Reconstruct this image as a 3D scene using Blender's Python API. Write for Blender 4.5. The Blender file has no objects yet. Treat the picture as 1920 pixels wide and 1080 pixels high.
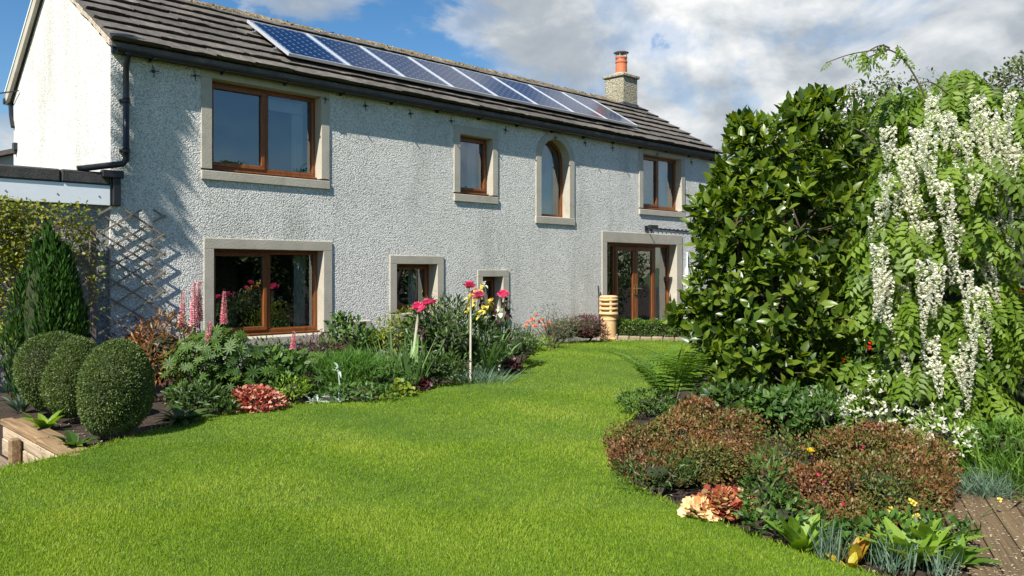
import bpy, bmesh, math, random
import numpy as np
from mathutils import Vector, Matrix, Euler

random.seed(7)
RNG = np.random.default_rng(11)
SC = bpy.context.scene
COL = SC.collection
PI = math.pi

# ------------------------------------------------------------------ camera
EYE = 1.45
FPX = 1543.0                      # focal length in pixels of the 1920 px wide photograph
HOR = 510.0                       # row of the horizon
cam_d = bpy.data.cameras.new('camera')
cam = bpy.data.objects.new('camera', cam_d)
COL.objects.link(cam)
cam.location = (0, 0, EYE)
cam.rotation_euler = (PI / 2, 0, 0)
cam_d.sensor_width = 36.0
cam_d.lens = 36.0 * FPX / 1920.0
cam_d.shift_y = -(540.0 - HOR) / 1920.0
cam_d.clip_start = 0.05
cam_d.clip_end = 3000
SC.camera = cam

# house frame: corner, direction along the front wall (u) and into the house (v)
ANG = math.atan2(1560.0, FPX)
HU = Vector((math.sin(ANG), math.cos(ANG), 0))
HV = Vector((-HU.y, HU.x, 0))
HC = Vector(((208 - 960) / FPX * 11.0, 11.0, 0))
HROT = math.atan2(HU.y, HU.x)

# ------------------------------------------------------------------ sun and sky
travel = (HU * 3.1 + HV * 1.0 + Vector((0, 0, -3.4))).normalized()
SUN_EL = math.asin(-travel.z)
to_sun = -travel
sun_d = bpy.data.lights.new('sun', 'SUN')
sun_d.energy = 5.0
sun_d.angle = math.radians(0.5)
sun_d.color = (1.0, 0.955, 0.87)
sun = bpy.data.objects.new('sun', sun_d)
COL.objects.link(sun)
sun.rotation_euler = travel.to_track_quat('-Z', 'Y').to_euler()
sun.location = (0, 0, 30)

SC.view_settings.view_transform = 'Standard'
SC.view_settings.look = 'None'
SC.view_settings.exposure = 0.80
SC.view_settings.gamma = 1.0
SC.view_settings.use_curve_mapping = False

world = bpy.data.worlds.new('World')
SC.world = world
world.use_nodes = True
wn, wl = world.node_tree.nodes, world.node_tree.links
wn.clear()


def N(nodes, typ, **kw):
    n = nodes.new(typ)
    for k, v in kw.items():
        setattr(n, k, v)
    return n


def M_(nodes, links, op, a, b=None, c=None, clamp=False):
    n = nodes.new('ShaderNodeMath')
    n.operation = op
    n.use_clamp = clamp
    for i, x in enumerate((a, b, c)):
        if x is None:
            continue
        if isinstance(x, (int, float)):
            n.inputs[i].default_value = x
        else:
            links.new(x, n.inputs[i])
    return n.outputs[0]


def ramp(nodes, links, fac, stops, interp='LINEAR'):
    n = nodes.new('ShaderNodeValToRGB')
    n.color_ramp.interpolation = interp
    e = n.color_ramp.elements
    while len(e) < len(stops):
        e.new(0.5)
    for el, (p, c) in zip(e, stops):
        el.position = p
        el.color = (c[0], c[1], c[2], 1) if isinstance(c, (tuple, list)) else (c, c, c, 1)
    links.new(fac, n.inputs[0])
    return n.outputs[0]


sky = N(wn, 'ShaderNodeTexSky', sky_type='NISHITA')
sky.sun_disc = False
sky.sun_elevation = SUN_EL
sky.sun_rotation = math.atan2(to_sun.x, to_sun.y)
sky.altitude = 50
sky.air_density = 1.0
sky.dust_density = 0.4
sky.ozone_density = 2.0
hs = N(wn, 'ShaderNodeHueSaturation')
hs.inputs['Saturation'].default_value = 1.32
hs.inputs['Value'].default_value = 1.35
wl.new(sky.outputs[0], hs.inputs['Color'])
tc = N(wn, 'ShaderNodeTexCoord')
sp = N(wn, 'ShaderNodeSeparateXYZ')
wl.new(tc.outputs['Generated'], sp.inputs[0])
cb = N(wn, 'ShaderNodeMapping')
cb.inputs['Scale'].default_value = (1.0, 1.0, 1.55)
cb.inputs['Location'].default_value = (0.35, 0.2, 0.1)
wl.new(tc.outputs['Generated'], cb.inputs[0])
n1 = N(wn, 'ShaderNodeTexNoise')
n1.inputs['Scale'].default_value = 3.7
n1.inputs['Detail'].default_value = 9
n1.inputs['Roughness'].default_value = 0.56
n1.inputs['Distortion'].default_value = 0.35
wl.new(cb.outputs[0], n1.inputs['Vector'])
n2 = N(wn, 'ShaderNodeTexNoise')
n2.inputs['Scale'].default_value = 5.5
n2.inputs['Detail'].default_value = 7
n2.inputs['Roughness'].default_value = 0.55
n2.inputs['Distortion'].default_value = 0.3
mp2 = N(wn, 'ShaderNodeMapping')
mp2.inputs['Location'].default_value = (4.3, 1.7, 0.6)
wl.new(cb.outputs[0], mp2.inputs[0])
wl.new(mp2.outputs[0], n2.inputs['Vector'])
# the cloud bank stands to the right; blue opens to the left and overhead
bias = N(wn, 'ShaderNodeMapRange')
bias.interpolation_type = 'SMOOTHSTEP'
bias.inputs['From Min'].default_value = -0.16
bias.inputs['From Max'].default_value = 0.10
bias.inputs['To Min'].default_value = -0.13
bias.inputs['To Max'].default_value = 0.105
wl.new(sp.outputs[0], bias.inputs['Value'])
lowb = N(wn, 'ShaderNodeMapRange')     # clouds crowd towards the horizon
lowb.interpolation_type = 'SMOOTHSTEP'
lowb.inputs['From Min'].default_value = 0.10
lowb.inputs['From Max'].default_value = 0.27
lowb.inputs['To Min'].default_value = 0.13
lowb.inputs['To Max'].default_value = 0.0
wl.new(sp.outputs[2], lowb.inputs['Value'])
ahead = N(wn, 'ShaderNodeMapRange')     # the bank thins out towards the sun side behind the viewer
ahead.interpolation_type = 'SMOOTHSTEP'
ahead.inputs['From Min'].default_value = -0.25
ahead.inputs['From Max'].default_value = 0.55
ahead.inputs['To Min'].default_value = -0.34
ahead.inputs['To Max'].default_value = 0.0
wl.new(sp.outputs[1], ahead.inputs['Value'])
cm = M_(wn, wl, 'ADD', M_(wn, wl, 'ADD', M_(wn, wl, 'ADD', n1.outputs['Fac'], bias.outputs[0]), lowb.outputs[0]), ahead.outputs[0])
mask = ramp(wn, wl, cm, [(0.49, 0.0), (0.545, 0.62), (0.62, 1.0)], 'EASE')
ccol = ramp(wn, wl, n2.outputs['Fac'], [(0.30, (3.4, 3.9, 4.5)), (0.45, (4.9, 5.4, 5.9)), (0.54, (7.4, 7.8, 8.1)), (0.63, (10.4, 10.4, 10.3))])
mx = N(wn, 'ShaderNodeMix', data_type='RGBA')
wl.new(mask, mx.inputs[0])
wl.new(hs.outputs[0], mx.inputs[6])
wl.new(ccol, mx.inputs[7])
bg = N(wn, 'ShaderNodeBackground')
bg.inputs['Strength'].default_value = 0.056
wl.new(mx.outputs[2], bg.inputs[0])
wo = N(wn, 'ShaderNodeOutputWorld')
wl.new(bg.outputs[0], wo.inputs[0])

SC.cycles.max_bounces = 6
SC.cycles.transparent_max_bounces = 12
SC.cycles.caustics_reflective = False
SC.cycles.caustics_refractive = False


# ------------------------------------------------------------------ pixel helpers (photo pixel + distance -> place)
def at(x, y, Y):
    return Vector(((x - 960) / FPX * Y, Y, EYE + (HOR - y) / FPX * Y))


def gnd(x, y, z=0.0):
    Y = (z - EYE) * FPX / (HOR - y)
    return Vector(((x - 960) / FPX * Y, Y, z))


def hw(t, s, z=0.0):              # house frame -> world
    return HC + HU * t + HV * s + Vector((0, 0, z))


# ------------------------------------------------------------------ object helpers
def tag(o, label=None, cat=None, group=None, kind=None):
    if label: o['label'] = label
    if cat: o['category'] = cat
    if group: o['group'] = group
    if kind: o['kind'] = kind
    return o


def thing(name, label, cat, loc=(0, 0, 0), rz=0.0, group=None):
    o = bpy.data.objects.new(name, None)
    COL.objects.link(o)
    o.empty_display_size = 0.1
    o.location = loc
    o.rotation_euler = (0, 0, rz)
    return tag(o, label, cat, group)


def link(name, me, parent=None, mat=None, loc=None, rot=None):
    o = bpy.data.objects.new(name, me)
    COL.objects.link(o)
    if parent: o.parent = parent
    if mat is not None and not me.materials: me.materials.append(mat)
    if loc is not None: o.location = loc
    if rot is not None: o.rotation_euler = rot
    return o


class MB:
    def __init__(s):
        s.v, s.f, s.r = [], [], []

    def add(s, vs, fs, rnd=None):
        b = len(s.v)
        s.v += [tuple(x) for x in vs]
        s.f += [tuple(i + b for i in q) for q in fs]
        s.r += [random.random() if rnd is None else rnd] * len(vs)

    def box(s, x0, x1, y0, y1, z0, z1, M=None):
        vs = [Vector(p) for p in ((x0, y0, z0), (x1, y0, z0), (x1, y1, z0), (x0, y1, z0), (x0, y0, z1), (x1, y0, z1), (x1, y1, z1), (x0, y1, z1))]
        if M: vs = [M @ p for p in vs]
        s.add(vs, [(3, 2, 1, 0), (4, 5, 6, 7), (0, 1, 5, 4), (1, 2, 6, 5), (2, 3, 7, 6), (3, 0, 4, 7)])

    def tube(s, path, rad, n=6, cap=True, rnd=None):
        path = [Vector(p) for p in path]
        if not isinstance(rad, (list, tuple)): rad = [rad] * len(path)
        vs, fs = [], []
        up = Vector((0.13, 0.21, 0.97))
        for i, p in enumerate(path):
            t = (path[min(i + 1, len(path) - 1)] - path[max(i - 1, 0)]).normalized()
            if abs(t.dot(up)) > 0.97: up = Vector((0.9, 0.3, 0.1))
            a = t.cross(up).normalized(); b = t.cross(a)
            for k in range(n):
                an = 2 * PI * k / n
                vs.append(p + (a * math.cos(an) + b * math.sin(an)) * rad[i])
        for i in range(len(path) - 1):
            for k in range(n):
                fs.append((i * n + k, i * n + (k + 1) % n, (i + 1) * n + (k + 1) % n, (i + 1) * n + k))
        if cap:
            fs.append(tuple(range(n))); fs.append(tuple((len(path) - 1) * n + k for k in reversed(range(n))))
        s.add(vs, fs, rnd)

    def lathe(s, prof, n=20, c=(0, 0, 0), cap=True):
        c = Vector(c); vs, fs = [], []
        for r, z in prof:
            for k in range(n):
                an = 2 * PI * k / n
                vs.append(c + Vector((r * math.cos(an), r * math.sin(an), z)))
        for i in range(len(prof) - 1):
            for k in range(n):
                fs.append((i * n + k, i * n + (k + 1) % n, (i + 1) * n + (k + 1) % n, (i + 1) * n + k))
        if cap:
            fs.append(tuple(reversed(range(n)))); fs.append(tuple((len(prof) - 1) * n + k for k in range(n)))
        s.add(vs, fs)

    def mesh(s, name, mat=None, smooth=False):
        me = bpy.data.meshes.new(name)
        me.from_pydata(s.v, [], s.f)
        a = me.attributes.new('rnd', 'FLOAT', 'POINT')
        a.data.foreach_set('value', np.array(s.r, dtype=np.float32))
        if mat: me.materials.append(mat)
        if smooth: me.polygons.foreach_set('use_smooth', [True] * len(me.polygons))
        me.update()
        return me

    def build(s, name, mat, parent=None, smooth=False, bevel=0.0):
        me = s.mesh(name, mat, smooth)
        if bevel:
            bm = bmesh.new(); bm.from_mesh(me)
            bmesh.ops.bevel(bm, geom=bm.edges[:], offset=bevel, segments=1, affect='EDGES', clamp_overlap=True)
            bm.to_mesh(me); bm.free()
        return link(name, me, parent)


# ------------------------------------------------------------------ materials
def base_mat(name):
    m = bpy.data.materials.new(name)
    m.use_nodes = True
    nt = m.node_tree
    p = nt.nodes['Principled BSDF']
    return m, nt.nodes, nt.links, p


def surf(name, c1, c2, scale=6.0, rough=0.7, bump=0.0, bscale=60.0, detail=6.0, objvar=0.0, spec=0.35, stretch=None, c3=None, s3=1.5, t3=(0.5, 0.65), metal=0.0):
    """two-tone noisy surface with fine relief, optional stains (c3) and per-object shade"""
    m, nn, ll, p = base_mat(name)
    co = N(nn, 'ShaderNodeTexCoord')
    v = co.outputs['Object']
    if stretch:
        mp = N(nn, 'ShaderNodeMapping'); mp.inputs['Scale'].default_value = stretch
        ll.new(v, mp.inputs[0]); v = mp.outputs[0]
    oi = N(nn, 'ShaderNodeObjectInfo')
    va = N(nn, 'ShaderNodeVectorMath', operation='ADD')
    cbx = N(nn, 'ShaderNodeCombineXYZ')
    k = M_(nn, ll, 'MULTIPLY', oi.outputs['Random'], 37.0 if objvar else 0.0)
    for i in range(3): ll.new(k, cbx.inputs[i])
    ll.new(v, va.inputs[0]); ll.new(cbx.outputs[0], va.inputs[1])
    nz = N(nn, 'ShaderNodeTexNoise')
    nz.inputs['Scale'].default_value = scale; nz.inputs['Detail'].default_value = detail
    nz.inputs['Roughness'].default_value = 0.62
    ll.new(va.outputs[0], nz.inputs['Vector'])
    c = ramp(nn, ll, nz.outputs['Fac'], [(0.32, c1), (0.68, c2)])
    if c3 is not None:
        n3 = N(nn, 'ShaderNodeTexNoise'); n3.inputs['Scale'].default_value = s3; n3.inputs['Detail'].default_value = 8
        n3.inputs['Roughness'].default_value = 0.68
        ll.new(va.outputs[0], n3.inputs['Vector'])
        f3 = ramp(nn, ll, n3.outputs['Fac'], [(t3[0], 0.0), (t3[1], 1.0)])
        mm = N(nn, 'ShaderNodeMix', data_type='RGBA')
        ll.new(f3, mm.inputs[0]); ll.new(c, mm.inputs[6]); mm.inputs[7].default_value = (*c3, 1)
        c = mm.outputs[2]
    if objvar:
        h = N(nn, 'ShaderNodeHueSaturation')
        ll.new(M_(nn, ll, 'MULTIPLY_ADD', oi.outputs['Random'], 2 * objvar, 1 - objvar), h.inputs['Value'])
        ll.new(c, h.inputs['Color']); c = h.outputs[0]
    ll.new(c, p.inputs['Base Color'])
    p.inputs['Roughness'].default_value = rough
    p.inputs['Specular IOR Level'].default_value = spec
    p.inputs['Metallic'].default_value = metal
    if bump:
        nb = N(nn, 'ShaderNodeTexNoise'); nb.inputs['Scale'].default_value = bscale; nb.inputs['Detail'].default_value = 5
        ll.new(va.outputs[0], nb.inputs['Vector'])
        b = N(nn, 'ShaderNodeBump'); b.inputs['Strength'].default_value = 1.0; b.inputs['Distance'].default_value = bump
        ll.new(nb.outputs['Fac'], b.inputs['Height']); ll.new(b.outputs[0], p.inputs['Normal'])
    return m


def leafmat(name, cols, rough=0.5, trans=0.3, spec=0.4, vary=1.0):
    m, nn, ll, p = base_mat(name)
    a = N(nn, 'ShaderNodeAttribute'); a.attribute_name = 'rnd'
    oi = N(nn, 'ShaderNodeObjectInfo')
    f = M_(nn, ll, 'FRACT', M_(nn, ll, 'ADD', a.outputs['Fac'], M_(nn, ll, 'MULTIPLY', oi.outputs['Random'], vary)))
    n = len(cols)
    c = ramp(nn, ll, f, [(i / max(1, n - 1), cc) for i, cc in enumerate(cols)])
    ll.new(c, p.inputs['Base Color'])
    p.inputs['Roughness'].default_value = rough
    p.inputs['Specular IOR Level'].default_value = spec
    if trans:
        tr = N(nn, 'ShaderNodeBsdfTranslucent')
        h = N(nn, 'ShaderNodeHueSaturation')
        h.inputs['Value'].default_value = 1.5; h.inputs['Saturation'].default_value = 1.1; h.inputs['Hue'].default_value = 0.49
        ll.new(c, h.inputs['Color']); ll.new(h.outputs[0], tr.inputs[0])
        ms = N(nn, 'ShaderNodeMixShader'); ms.inputs[0].default_value = trans
        ll.new(p.outputs[0], ms.inputs[1]); ll.new(tr.outputs[0], ms.inputs[2])
        ll.new(ms.outputs[0], nn['Material Output'].inputs[0])
    return m


def roughcast(name, c1, c2, stain, pebble=45.0, depth=0.017):
    """pebble-dashed render: rounded stones in relief, weather stains"""
    m, nn, ll, p = base_mat(name)
    co = N(nn, 'ShaderNodeTexCoord')
    wv = N(nn, 'ShaderNodeTexNoise'); wv.inputs['Scale'].default_value = 14; wv.inputs['Detail'].default_value = 2
    ll.new(co.outputs['Object'], wv.inputs['Vector'])
    ad = N(nn, 'ShaderNodeVectorMath', operation='MULTIPLY_ADD')
    ll.new(wv.outputs['Color'], ad.inputs[0]); ad.inputs[1].default_value = (.05, .05, .05); ll.new(co.outputs['Object'], ad.inputs[2])
    vo = N(nn, 'ShaderNodeTexVoronoi'); vo.inputs['Scale'].default_value = pebble; vo.inputs['Randomness'].default_value = 1.0
    ll.new(ad.outputs[0], vo.inputs['Vector'])
    v2 = N(nn, 'ShaderNodeTexNoise'); v2.inputs['Scale'].default_value = pebble * 1.5; v2.inputs['Detail'].default_value = 2
    ll.new(co.outputs['Object'], v2.inputs['Vector'])
    hgt = M_(nn, ll, 'ADD', M_(nn, ll, 'MULTIPLY', vo.outputs['Distance'], -0.7), M_(nn, ll, 'MULTIPLY', v2.outputs['Fac'], 0.9))
    b = N(nn, 'ShaderNodeBump'); b.inputs['Strength'].default_value = 1.0; b.inputs['Distance'].default_value = depth
    ll.new(hgt, b.inputs['Height']); ll.new(b.outputs[0], p.inputs['Normal'])
    n1 = N(nn, 'ShaderNodeTexNoise'); n1.inputs['Scale'].default_value = 1.3; n1.inputs['Detail'].default_value = 9; n1.inputs['Roughness'].default_value = 0.66
    ll.new(co.outputs['Object'], n1.inputs['Vector'])
    f = ramp(nn, ll, n1.outputs['Fac'], [(0.36, 0.0), (0.66, 1.0)])
    mix = N(nn, 'ShaderNodeMix', data_type='RGBA')
    ll.new(f, mix.inputs[0]); mix.inputs[6].default_value = (*c1, 1); mix.inputs[7].default_value = (*c2, 1)
    n2 = N(nn, 'ShaderNodeTexNoise'); n2.inputs['Scale'].default_value = 0.55; n2.inputs['Detail'].default_value = 10; n2.inputs['Roughness'].default_value = 0.7
    st = N(nn, 'ShaderNodeMapping'); st.inputs['Scale'].default_value = (2.2, 2.2, .55)
    ll.new(co.outputs['Object'], st.inputs[0]); ll.new(st.outputs[0], n2.inputs['Vector'])
    f2 = ramp(nn, ll, n2.outputs['Fac'], [(0.50, 0.0), (0.72, 0.8)])
    m2 = N(nn, 'ShaderNodeMix', data_type='RGBA')
    ll.new(f2, m2.inputs[0]); ll.new(mix.outputs[2], m2.inputs[6]); m2.inputs[7].default_value = (*stain, 1)
    sx = N(nn, 'ShaderNodeSeparateXYZ'); ll.new(co.outputs['Object'], sx.inputs[0])
    ft = M_(nn, ll, 'ADD', M_(nn, ll, 'MULTIPLY', sx.outputs[2], -.55), M_(nn, ll, 'MULTIPLY', n2.outputs['Fac'], 1.1))
    f4 = ramp(nn, ll, ft, [(0.30, 0.0), (0.62, 0.75)])
    m4 = N(nn, 'ShaderNodeMix', data_type='RGBA')
    ll.new(f4, m4.inputs[0]); ll.new(m2.outputs[2], m4.inputs[6]); m4.inputs[7].default_value = (stain[0] * .9, stain[1] * .95, stain[2] * .8, 1)
    m2 = m4
    # darker colour in the pits between stones
    f3 = ramp(nn, ll, vo.outputs['Distance'], [(0.35, 0.0), (0.75, 0.55)])
    m3 = N(nn, 'ShaderNodeMix', data_type='RGBA')
    ll.new(f3, m3.inputs[0]); ll.new(m2.outputs[2], m3.inputs[6]); m3.inputs[7].default_value = (stain[0] * .5, stain[1] * .5, stain[2] * .5, 1)
    ll.new(m3.outputs[2], p.inputs['Base Color'])
    p.inputs['Roughness'].default_value = 0.85
    p.inputs['Specular IOR Level'].default_value = 0.2
    return m


def wood(name, c1, c2, scale=(3, 60, 60), rough=0.5, bump=0.002, objvar=0.1, c3=None):
    return surf(name, c1, c2, 1.0, rough, bump, 1.0, 5.0, objvar, 0.35, scale, c3, 0.6, (0.5, 0.7))


def glassmat():
    m, nn, ll, p = base_mat('window_glass')
    nn.remove(p)
    fr = N(nn, 'ShaderNodeFresnel'); fr.inputs['IOR'].default_value = 1.5
    fac = M_(nn, ll, 'MULTIPLY_ADD', fr.outputs[0], 2.2, 0.10, clamp=True)
    co = N(nn, 'ShaderNodeTexCoord')
    nz = N(nn, 'ShaderNodeTexNoise'); nz.inputs['Scale'].default_value = 1.6; nz.inputs['Detail'].default_value = 1
    ll.new(co.outputs['Object'], nz.inputs['Vector'])
    b = N(nn, 'ShaderNodeBump'); b.inputs['Distance'].default_value = 0.006; b.inputs['Strength'].default_value = 1
    ll.new(nz.outputs['Fac'], b.inputs['Height'])
    gl = N(nn, 'ShaderNodeBsdfGlossy'); gl.inputs['Roughness'].default_value = 0.0
    gl.inputs['Color'].default_value = (0.92, 0.96, 1, 1)
    ll.new(b.outputs[0], gl.inputs['Normal'])
    tr = N(nn, 'ShaderNodeBsdfTransparent'); tr.inputs[0].default_value = (0.72, 0.78, 0.76, 1)
    ms = N(nn, 'ShaderNodeMixShader')
    ll.new(fac, ms.inputs[0]); ll.new(tr.outputs[0], ms.inputs[1]); ll.new(gl.outputs[0], ms.inputs[2])
    ll.new(ms.outputs[0], nn['Material Output'].inputs[0])
    return m


def plain(name, c, rough=0.5, metal=0.0, spec=0.5, coat=0.0):
    m, nn, ll, p = base_mat(name)
    p.inputs['Base Color'].default_value = (*c, 1)
    p.inputs['Roughness'].default_value = rough
    p.inputs['Metallic'].default_value = metal
    p.inputs['Specular IOR Level'].default_value = spec
    p.inputs['Coat Weight'].default_value = coat
    p.inputs['Coat Roughness'].default_value = 0.03
    return m


M = {}
M['dash'] = roughcast('pebbledash_render', (.82, .805, .75), (.72, .71, .66), (.44, .45, .40))
M['dash_gable'] = roughcast('gable_roughcast', (.70, .70, .655), (.65, .645, .60), (.44, .43, .38), 44, .004)
M['dash_grey'] = roughcast('grey_roughcast', (.42, .43, .43), (.30, .31, .31), (.20, .21, .20), 34, .014)
M['stack'] = roughcast('chimney_roughcast', (.46, .42, .31), (.34, .31, .22), (.17, .16, .11), 26, .03)
M['stone'] = surf('painted_stone', (.46, .42, .345), (.39, .355, .285), 3.0, .8, .004, 45, c3=(.30, .28, .23), s3=2.2, t3=(.52, .74))
M['flag'] = surf('roof_flag_stone', (.070, .062, .056), (.145, .128, .108), 5.0, .75, .008, 34, objvar=.28, c3=(.30, .27, .20), s3=3.2, t3=(.58, .72))
M['ridge'] = surf('mossy_ridge', (.13, .10, .055), (.26, .20, .11), 6.0, .9, .02, 26, objvar=.25, c3=(.45, .41, .33), s3=5, t3=(.56, .66))
M['moss'] = leafmat('roof_moss', [(.10, .075, .03), (.22, .155, .05), (.30, .22, .09), (.16, .14, .05), (.45, .41, .33)], .9, 0)
M['mortar'] = surf('verge_mortar', (.40, .32, .23), (.56, .48, .38), 7, .9, .01, 40)
M['black'] = surf('black_plastic', (.010, .010, .012), (.020, .020, .022), 5, .38, 0, spec=.5)
M['lead'] = surf('lead_flashing', (.055, .06, .075), (.09, .095, .11), 6, .6, .002, 20)
M['terracotta'] = surf('terracotta', (.42, .12, .05), (.52, .17, .075), 8, .7, .002, 60)
M['buff'] = surf('buff_clay', (.55, .34, .15), (.66, .44, .22), 5, .65, .002, 50, c3=(.30, .20, .10), s3=3, t3=(.6, .75))
M['frame'] = wood('brown_wood_grain', (.135, .042, .011), (.25, .088, .025), (40, 40, 3), .38, .0008, .06)
M['glass'] = glassmat()
M['white'] = surf('white_upvc', (.74, .78, .82), (.80, .83, .86), 2, .4, 0)
M['curtain'] = surf('cream_curtain', (.62, .62, .60), (.70, .70, .68), 3, .9, 0)
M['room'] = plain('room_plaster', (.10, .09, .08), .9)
M['asphalt'] = surf('roof_felt', (.035, .034, .033), (.075, .072, .068), 9, .85, .006, 60)
M['alu'] = plain('panel_frame_metal', (.80, .81, .82), .35, .55)
M['backsheet'] = plain('panel_backsheet', (.17, .22, .30), .2, 0, .25, 0)
M['cell'] = plain('solar_cell', (.004, .014, .055), .16, 0, .2, 0)
M['galv'] = plain('galvanised_steel', (.45, .46, .47), .4, .8)
M['brass'] = plain('brass', (.62, .42, .16), .3, .9)
M['wood_old'] = wood('weathered_trellis', (.16, .135, .10), (.27, .23, .175), (30, 30, 4), .85, .002)
M['post'] = wood('weathered_post', (.13, .10, .085), (.21, .17, .145), (30, 30, 3), .85, .002)
M['cane'] = wood('pale_cane', (.40, .36, .28), (.52, .47, .38), (20, 20, 6), .7, .001)
M['sleeper'] = wood('timber_sleeper', (.17, .105, .052), (.30, .20, .105), (2, 30, 30), .9, .008, .2, (.10, .068, .04))
M['face'] = wood('weathered_face_board', (.30, .23, .15), (.46, .37, .26), (2, 30, 30), .9, .01, .2, (.16, .11, .07))
M['deck'] = wood('deck_board', (.085, .056, .028), (.155, .108, .056), (1.6, 55, 30), .75, .004, .2, (.055, .037, .02))
M['soil'] = surf('dark_soil', (.022, .015, .010), (.060, .040, .026), 14, .95, .03, 30)
M['yard'] = surf('gravelly_earth', (.16, .11, .075), (.27, .20, .14), 9, .95, .02, 40, c3=(.34, .29, .23), s3=22, t3=(.56, .62))
M['field'] = surf('far_field', (.05, .085, .02), (.075, .11, .03), .2, .9)
M['lawn'] = surf('lawn_turf', (.06, .115, .010), (.10, .17, .016), 3.0, .9, .02, 90)
M['paving'] = surf('stone_paving', (.24, .21, .17), (.34, .30, .25), 3, .9, .006, 30)
M['kerb'] = surf('kerb_stone', (.20, .15, .10), (.32, .25, .17), 6, .9, .01, 30, objvar=.2)
M['bark'] = surf('bark', (.055, .042, .030), (.13, .105, .08), 12, .9, .01, 40)
M['twig'] = surf('twig', (.05, .04, .025), (.09, .075, .045), 12, .9)
M['core'] = surf('dark_core', (.018, .022, .009), (.035, .040, .016), 10, .95)  # dark twig colour of solid cores, standing in for shade inside the foliage
M['neigh'] = surf('neighbour_render', (.30, .29, .28), (.37, .36, .34), 3, .9)
M['slate'] = surf('neighbour_slate', (.07, .055, .05), (.11, .085, .075), 5, .8, .01, 20)

# foliage
M['grass'] = leafmat('grass_blade', [(.085, .165, .009), (.15, .255, .013), (.22, .33, .02), (.36, .40, .065)], .55, .35, .3, 0.0)
M['grass_dry'] = leafmat('dry_blade', [(.22, .22, .06), (.30, .27, .10)], .7, .2, .2)
M['box'] = leafmat('box_leaf', [(.045, .080, .012), (.075, .12, .022), (.12, .165, .040), (.08, .12, .028)], .5, .2)
M['conifer'] = leafmat('conifer_spray', [(.012, .040, .006), (.024, .075, .008), (.045, .115, .012), (.020, .05, .008)], .6, .2, .25)
M['climber'] = leafmat('climber_leaf', [(.12, .16, .015), (.20, .23, .02), (.30, .29, .03), (.09, .14, .02)], .5, .35)
M['bronze'] = leafmat('bronze_leaf', [(.10, .085, .02), (.24, .09, .025), (.30, .14, .04), (.07, .08, .02), (.17, .06, .02)], .4, .25)
M['lupin'] = leafmat('lupin_leaf', [(.036, .082, .009), (.058, .118, .012), (.085, .155, .018)], .5, .3)
M['pink'] = leafmat('pink_floret', [(.76, .25, .30), (.66, .16, .22), (.84, .52, .50), (.78, .30, .36), (.86, .66, .62)], .6, .25)
M['heuchera'] = leafmat('heuchera_red', [(.34, .045, .03), (.20, .022, .02), (.42, .09, .05), (.54, .22, .13), (.60, .38, .26), (.26, .035, .03)], .5, .25)
M['heuchera_o'] = leafmat('heuchera_orange', [(.34, .07, .035), (.24, .03, .025), (.44, .16, .065), (.54, .29, .12), (.32, .05, .04), (.58, .42, .19), (.20, .16, .04)], .5, .25)
M['peach'] = leafmat('heuchera_peach', [(.70, .48, .22), (.76, .60, .34), (.66, .36, .14)], .5, .25)
M['purple'] = leafmat('purple_leaf', [(.055, .018, .020), (.10, .030, .032), (.15, .055, .05), (.045, .03, .02)], .45, .2)
M['darkgreen'] = leafmat('dark_leaf', [(.024, .05, .009), (.040, .082, .013), (.068, .118, .022)], .45, .2)
M['midgreen'] = leafmat('mid_leaf', [(.035, .085, .014), (.06, .13, .02), (.10, .18, .03), (.05, .10, .02)], .5, .3)
M['lime'] = leafmat('lime_leaf', [(.12, .22, .02), (.18, .30, .03), (.24, .34, .05)], .5, .35)
M['euphorbia'] = leafmat('euphorbia_leaf', [(.15, .20, .015), (.24, .28, .02), (.08, .14, .02), (.32, .34, .03)], .5, .3)
M['fennel'] = leafmat('fennel_thread', [(.05, .13, .015), (.08, .19, .02), (.11, .23, .03)], .6, .3)
M['silver'] = leafmat('silver_leaf', [(.36, .44, .36), (.48, .55, .47), (.28, .37, .28)], .8, .2, .1)
M['iris_leaf'] = leafmat('iris_leaf', [(.13, .23, .07), (.19, .31, .09), (.24, .36, .13)], .5, .3)
M['blue'] = leafmat('blue_green_blade', [(.085, .15, .09), (.13, .20, .13), (.07, .12, .07)], .6, .2)
M['peony'] = leafmat('peony_petal', [(.72, .08, .19), (.82, .14, .27), (.86, .24, .37), (.66, .06, .15)], .5, .3)
M['yellow'] = leafmat('yellow_petal', [(.74, .58, .05), (.80, .68, .14), (.80, .74, .32)], .5, .3)
M['poppy'] = leafmat('poppy_petal', [(.80, .52, .01), (.84, .60, .02)], .5, .3)
M['cream'] = leafmat('cream_petal', [(.80, .76, .60), (.86, .83, .72)], .5, .3)
M['maroon'] = leafmat('maroon_petal', [(.035, .010, .020), (.075, .016, .032), (.12, .03, .05)], .5, .15)
M['lilac'] = leafmat('lilac_petal', [(.36, .33, .62), (.48, .45, .72)], .5, .3)
M['orange'] = leafmat('orange_petal', [(.78, .20, .06), (.85, .34, .16), (.85, .50, .32)], .5, .3)
M['rose'] = leafmat('rose_petal', [(.72, .012, .06), (.80, .03, .10), (.62, .008, .04)], .5, .25)
M['redaz'] = leafmat('red_petal', [(.62, .035, .015), (.72, .08, .03)], .5, .25)
M['whitef'] = leafmat('white_floret', [(.72, .70, .58), (.79, .78, .69), (.66, .66, .48), (.81, .80, .74)], .6, .5, .1)
M['laurel'] = leafmat('big_shrub_leaf', [(.03, .06, .007), (.06, .112, .010), (.105, .17, .015), (.18, .24, .025), (.045, .088, .009)], .34, .36, .5)
M['wisteria'] = leafmat('wisteria_leaf', [(.085, .155, .010), (.13, .215, .015), (.18, .27, .025), (.06, .115, .010)], .5, .4)
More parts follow.
